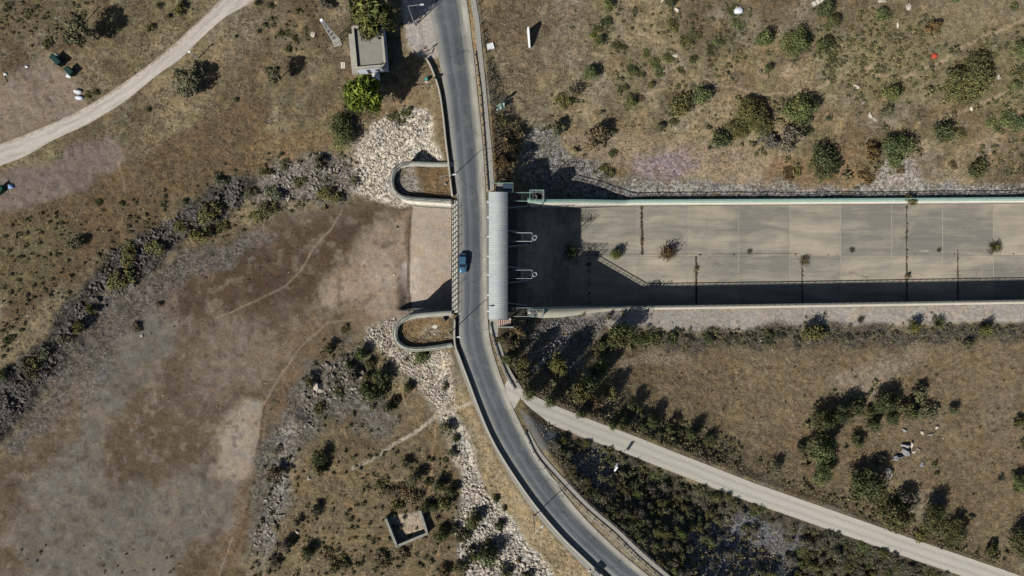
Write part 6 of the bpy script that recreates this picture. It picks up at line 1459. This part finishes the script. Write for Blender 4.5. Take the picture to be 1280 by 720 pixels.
# dry grass tufts: uncountable, one object
def dry_grass():
    polys = [([(0, 0), (640, 0), (640, 300), (0, 480)], 36000), ([(600, 0), (1280, 0), (1280, 235), (600, 235)], 33000), ([(330, 430), (700, 430), (740, 720), (300, 720)], 16000), ([(620, 400), (1280, 400), (1280, 720), (700, 720)], 34000), ([(498, 208), (562, 206), (562, 249), (500, 243)], 350), ([(503, 402), (563, 396), (563, 432), (510, 434)], 450)]
    pts = np.vstack([sample_poly(p, n) for p, n in polys]); nab = 800
    x, y, z = ground(pts[:, 0], pts[:, 1])
    k = in_bounds(x, y); cw_ = clear_of_works(x, y, 0.15); cw_[-nab:] = True; k &= cw_
    bx = sdist(pts[:, 0], pts[:, 1], BED); k &= (bx > 2)
    for P_ in (WN, WS, WS2, DK): k &= (sdist(pts[:, 0], pts[:, 1], P_) > 0) | (rng.random(len(x)) < 0.05)
    for P_ in ([(0, 100), (70, 62), (105, 110), (110, 140), (60, 165), (0, 180)], [(0, 215), (90, 187), (150, 167), (160, 213), (60, 255), (0, 278)], [(686, 386), (800, 382), (1280, 375), (1280, 400), (900, 412), (700, 404)], [(500, -20), (552, 70), (531, 78), (505, 40)], [(482, 646), (527, 636), (537, 664), (496, 680)]): k &= (sdist(pts[:, 0], pts[:, 1], P_) > 0) | (rng.random(len(x)) < 0.08)
    dens = fbm(x, y, 3.0, 4, 91); k &= dens + rng.normal(0, 0.1, len(x)) > 0.42
    hutd = np.hypot(pts[:, 0] - 458, pts[:, 1] - 60) > 28; k &= hutd
    x, y, z = x[k], y[k], z[k]; n = len(x); B = 3
    a = rng.uniform(0, 3.14, (n, B)); s = rng.uniform(0.12, 0.32, (n, 1)) * rng.uniform(0.7, 1.2, (n, B)); h = s * rng.uniform(0.25, 0.7, (n, B))
    le = rng.normal(0, 0.3, (n, B, 2))
    v = np.zeros((n, B, 3, 3)); ca, sa = np.cos(a), np.sin(a)
    v[:, :, 0, 0] = x[:, None] - ca * s * 0.5; v[:, :, 0, 1] = y[:, None] - sa * s * 0.5; v[:, :, 0, 2] = z[:, None] - 0.03
    v[:, :, 1, 0] = x[:, None] + ca * s * 0.5; v[:, :, 1, 1] = y[:, None] + sa * s * 0.5; v[:, :, 1, 2] = z[:, None] - 0.03
    v[:, :, 2, 0] = x[:, None] + le[:, :, 0]; v[:, :, 2, 1] = y[:, None] + le[:, :, 1]; v[:, :, 2, 2] = z[:, None] + h
    t = np.clip((1 - 0.22 * sstep(640, 520, pts[k][:, 0])) * rng.normal(0.66, 0.15, n) * (0.75 + 0.5 * fbm(x, y, 9, 3, 15)), 0.25, 1.2)
    o = obj_np('dry_grass', v.reshape(-1, 3), np.arange(n * B * 3).reshape(-1, 3), M['straw'], None, {'tint': np.repeat(t, B * 3)}); tag(o, kind='stuff')
dry_grass()
# weeds in the slab joints
def joint_weeds():
    L = [([(802, 258), (802.5, 319)], 70), ([(870, 320), (870.5, 380)], 60), ([(1002, 330), (1003, 380)], 30), ([(1133, 258), (1133, 380)], 60), ([(1197, 310), (1197, 380)], 20), ([(736, 300), (737, 380)], 25), ([(740, 319), (1280, 317)], 18)]
    vs, fs, ts = [], [], []; off = 0; pro = [leaf_cloud(700 + k, 40, 3, 0.2, 0.5, 0.5, (0.35, 0.5)) for k in range(4)]
    for (a, b), n in L:
        for t in rng.random(n):
            p = np.array(a) + (np.array(b) - np.array(a)) * t; x, y = W(p[0] + rng.normal(0, 0.5), p[1] + rng.normal(0, 0.4), -19.1)
            V, F_, T = pro[rng.integers(4)]; r = rng.uniform(0.12, 0.42); vs.append(V * r + np.array([x, y, float(floorz(x))])); fs.append(F_ + off); off += len(V); ts.append(T)
    o = obj_np('joint_weeds', np.vstack(vs), np.vstack(fs), M['leaf_brown'], None, {'tint': np.concatenate(ts)}); tag(o, kind='stuff')
joint_weeds()

# ------------------------------------------------------------------ camera, light, view
cam = bpy.data.cameras.new('camera'); cam.lens = 24; cam.sensor_width = 36; cam.sensor_fit = 'HORIZONTAL'; cam.clip_end = 4000; cam.clip_start = 1
co = bpy.data.objects.new('camera', cam); C.objects.link(co); co.location = (0, 0, H); co.rotation_euler = (0, 0, 0); S.camera = co
w = bpy.data.worlds.new('World'); S.world = w; w.use_nodes = True; nt = w.node_tree; nt.nodes.clear()
sky = nt.nodes.new('ShaderNodeTexSky'); sky.sky_type = 'NISHITA'; sky.sun_disc = False
az = math.atan2(-SUN_AZ[0], -SUN_AZ[1])        # compass bearing of the sun, clockwise from +Y
sky.sun_elevation = math.radians(SUN_EL); sky.sun_rotation = az % (2 * math.pi)
bg = nt.nodes.new('ShaderNodeBackground'); bg.inputs[1].default_value = 0.05; ow = nt.nodes.new('ShaderNodeOutputWorld')
nt.links.new(sky.outputs[0], bg.inputs[0]); nt.links.new(bg.outputs[0], ow.inputs[0])
sl_ = bpy.data.lights.new('sun', 'SUN'); sl_.energy = 4.8; sl_.angle = math.radians(0.5); sl_.color = (1.0, 0.965, 0.91)
so = bpy.data.objects.new('sun', sl_); C.objects.link(so)
ce = math.cos(math.radians(SUN_EL)); dirv = Vector((SUN_AZ[0] * ce, SUN_AZ[1] * ce, -math.sin(math.radians(SUN_EL))))
so.rotation_euler = dirv.to_track_quat('-Z', 'Y').to_euler(); so.location = (-60, -60, 120)
S.view_settings.view_transform = 'Standard'; S.view_settings.look = 'None'; S.view_settings.exposure = 0.0; S.view_settings.gamma = 1
S.render.engine = 'CYCLES'
S.cycles.max_bounces = 4; S.cycles.diffuse_bounces = 0; S.cycles.glossy_bounces = 2; S.cycles.transmission_bounces = 2
S.render.film_transparent = False
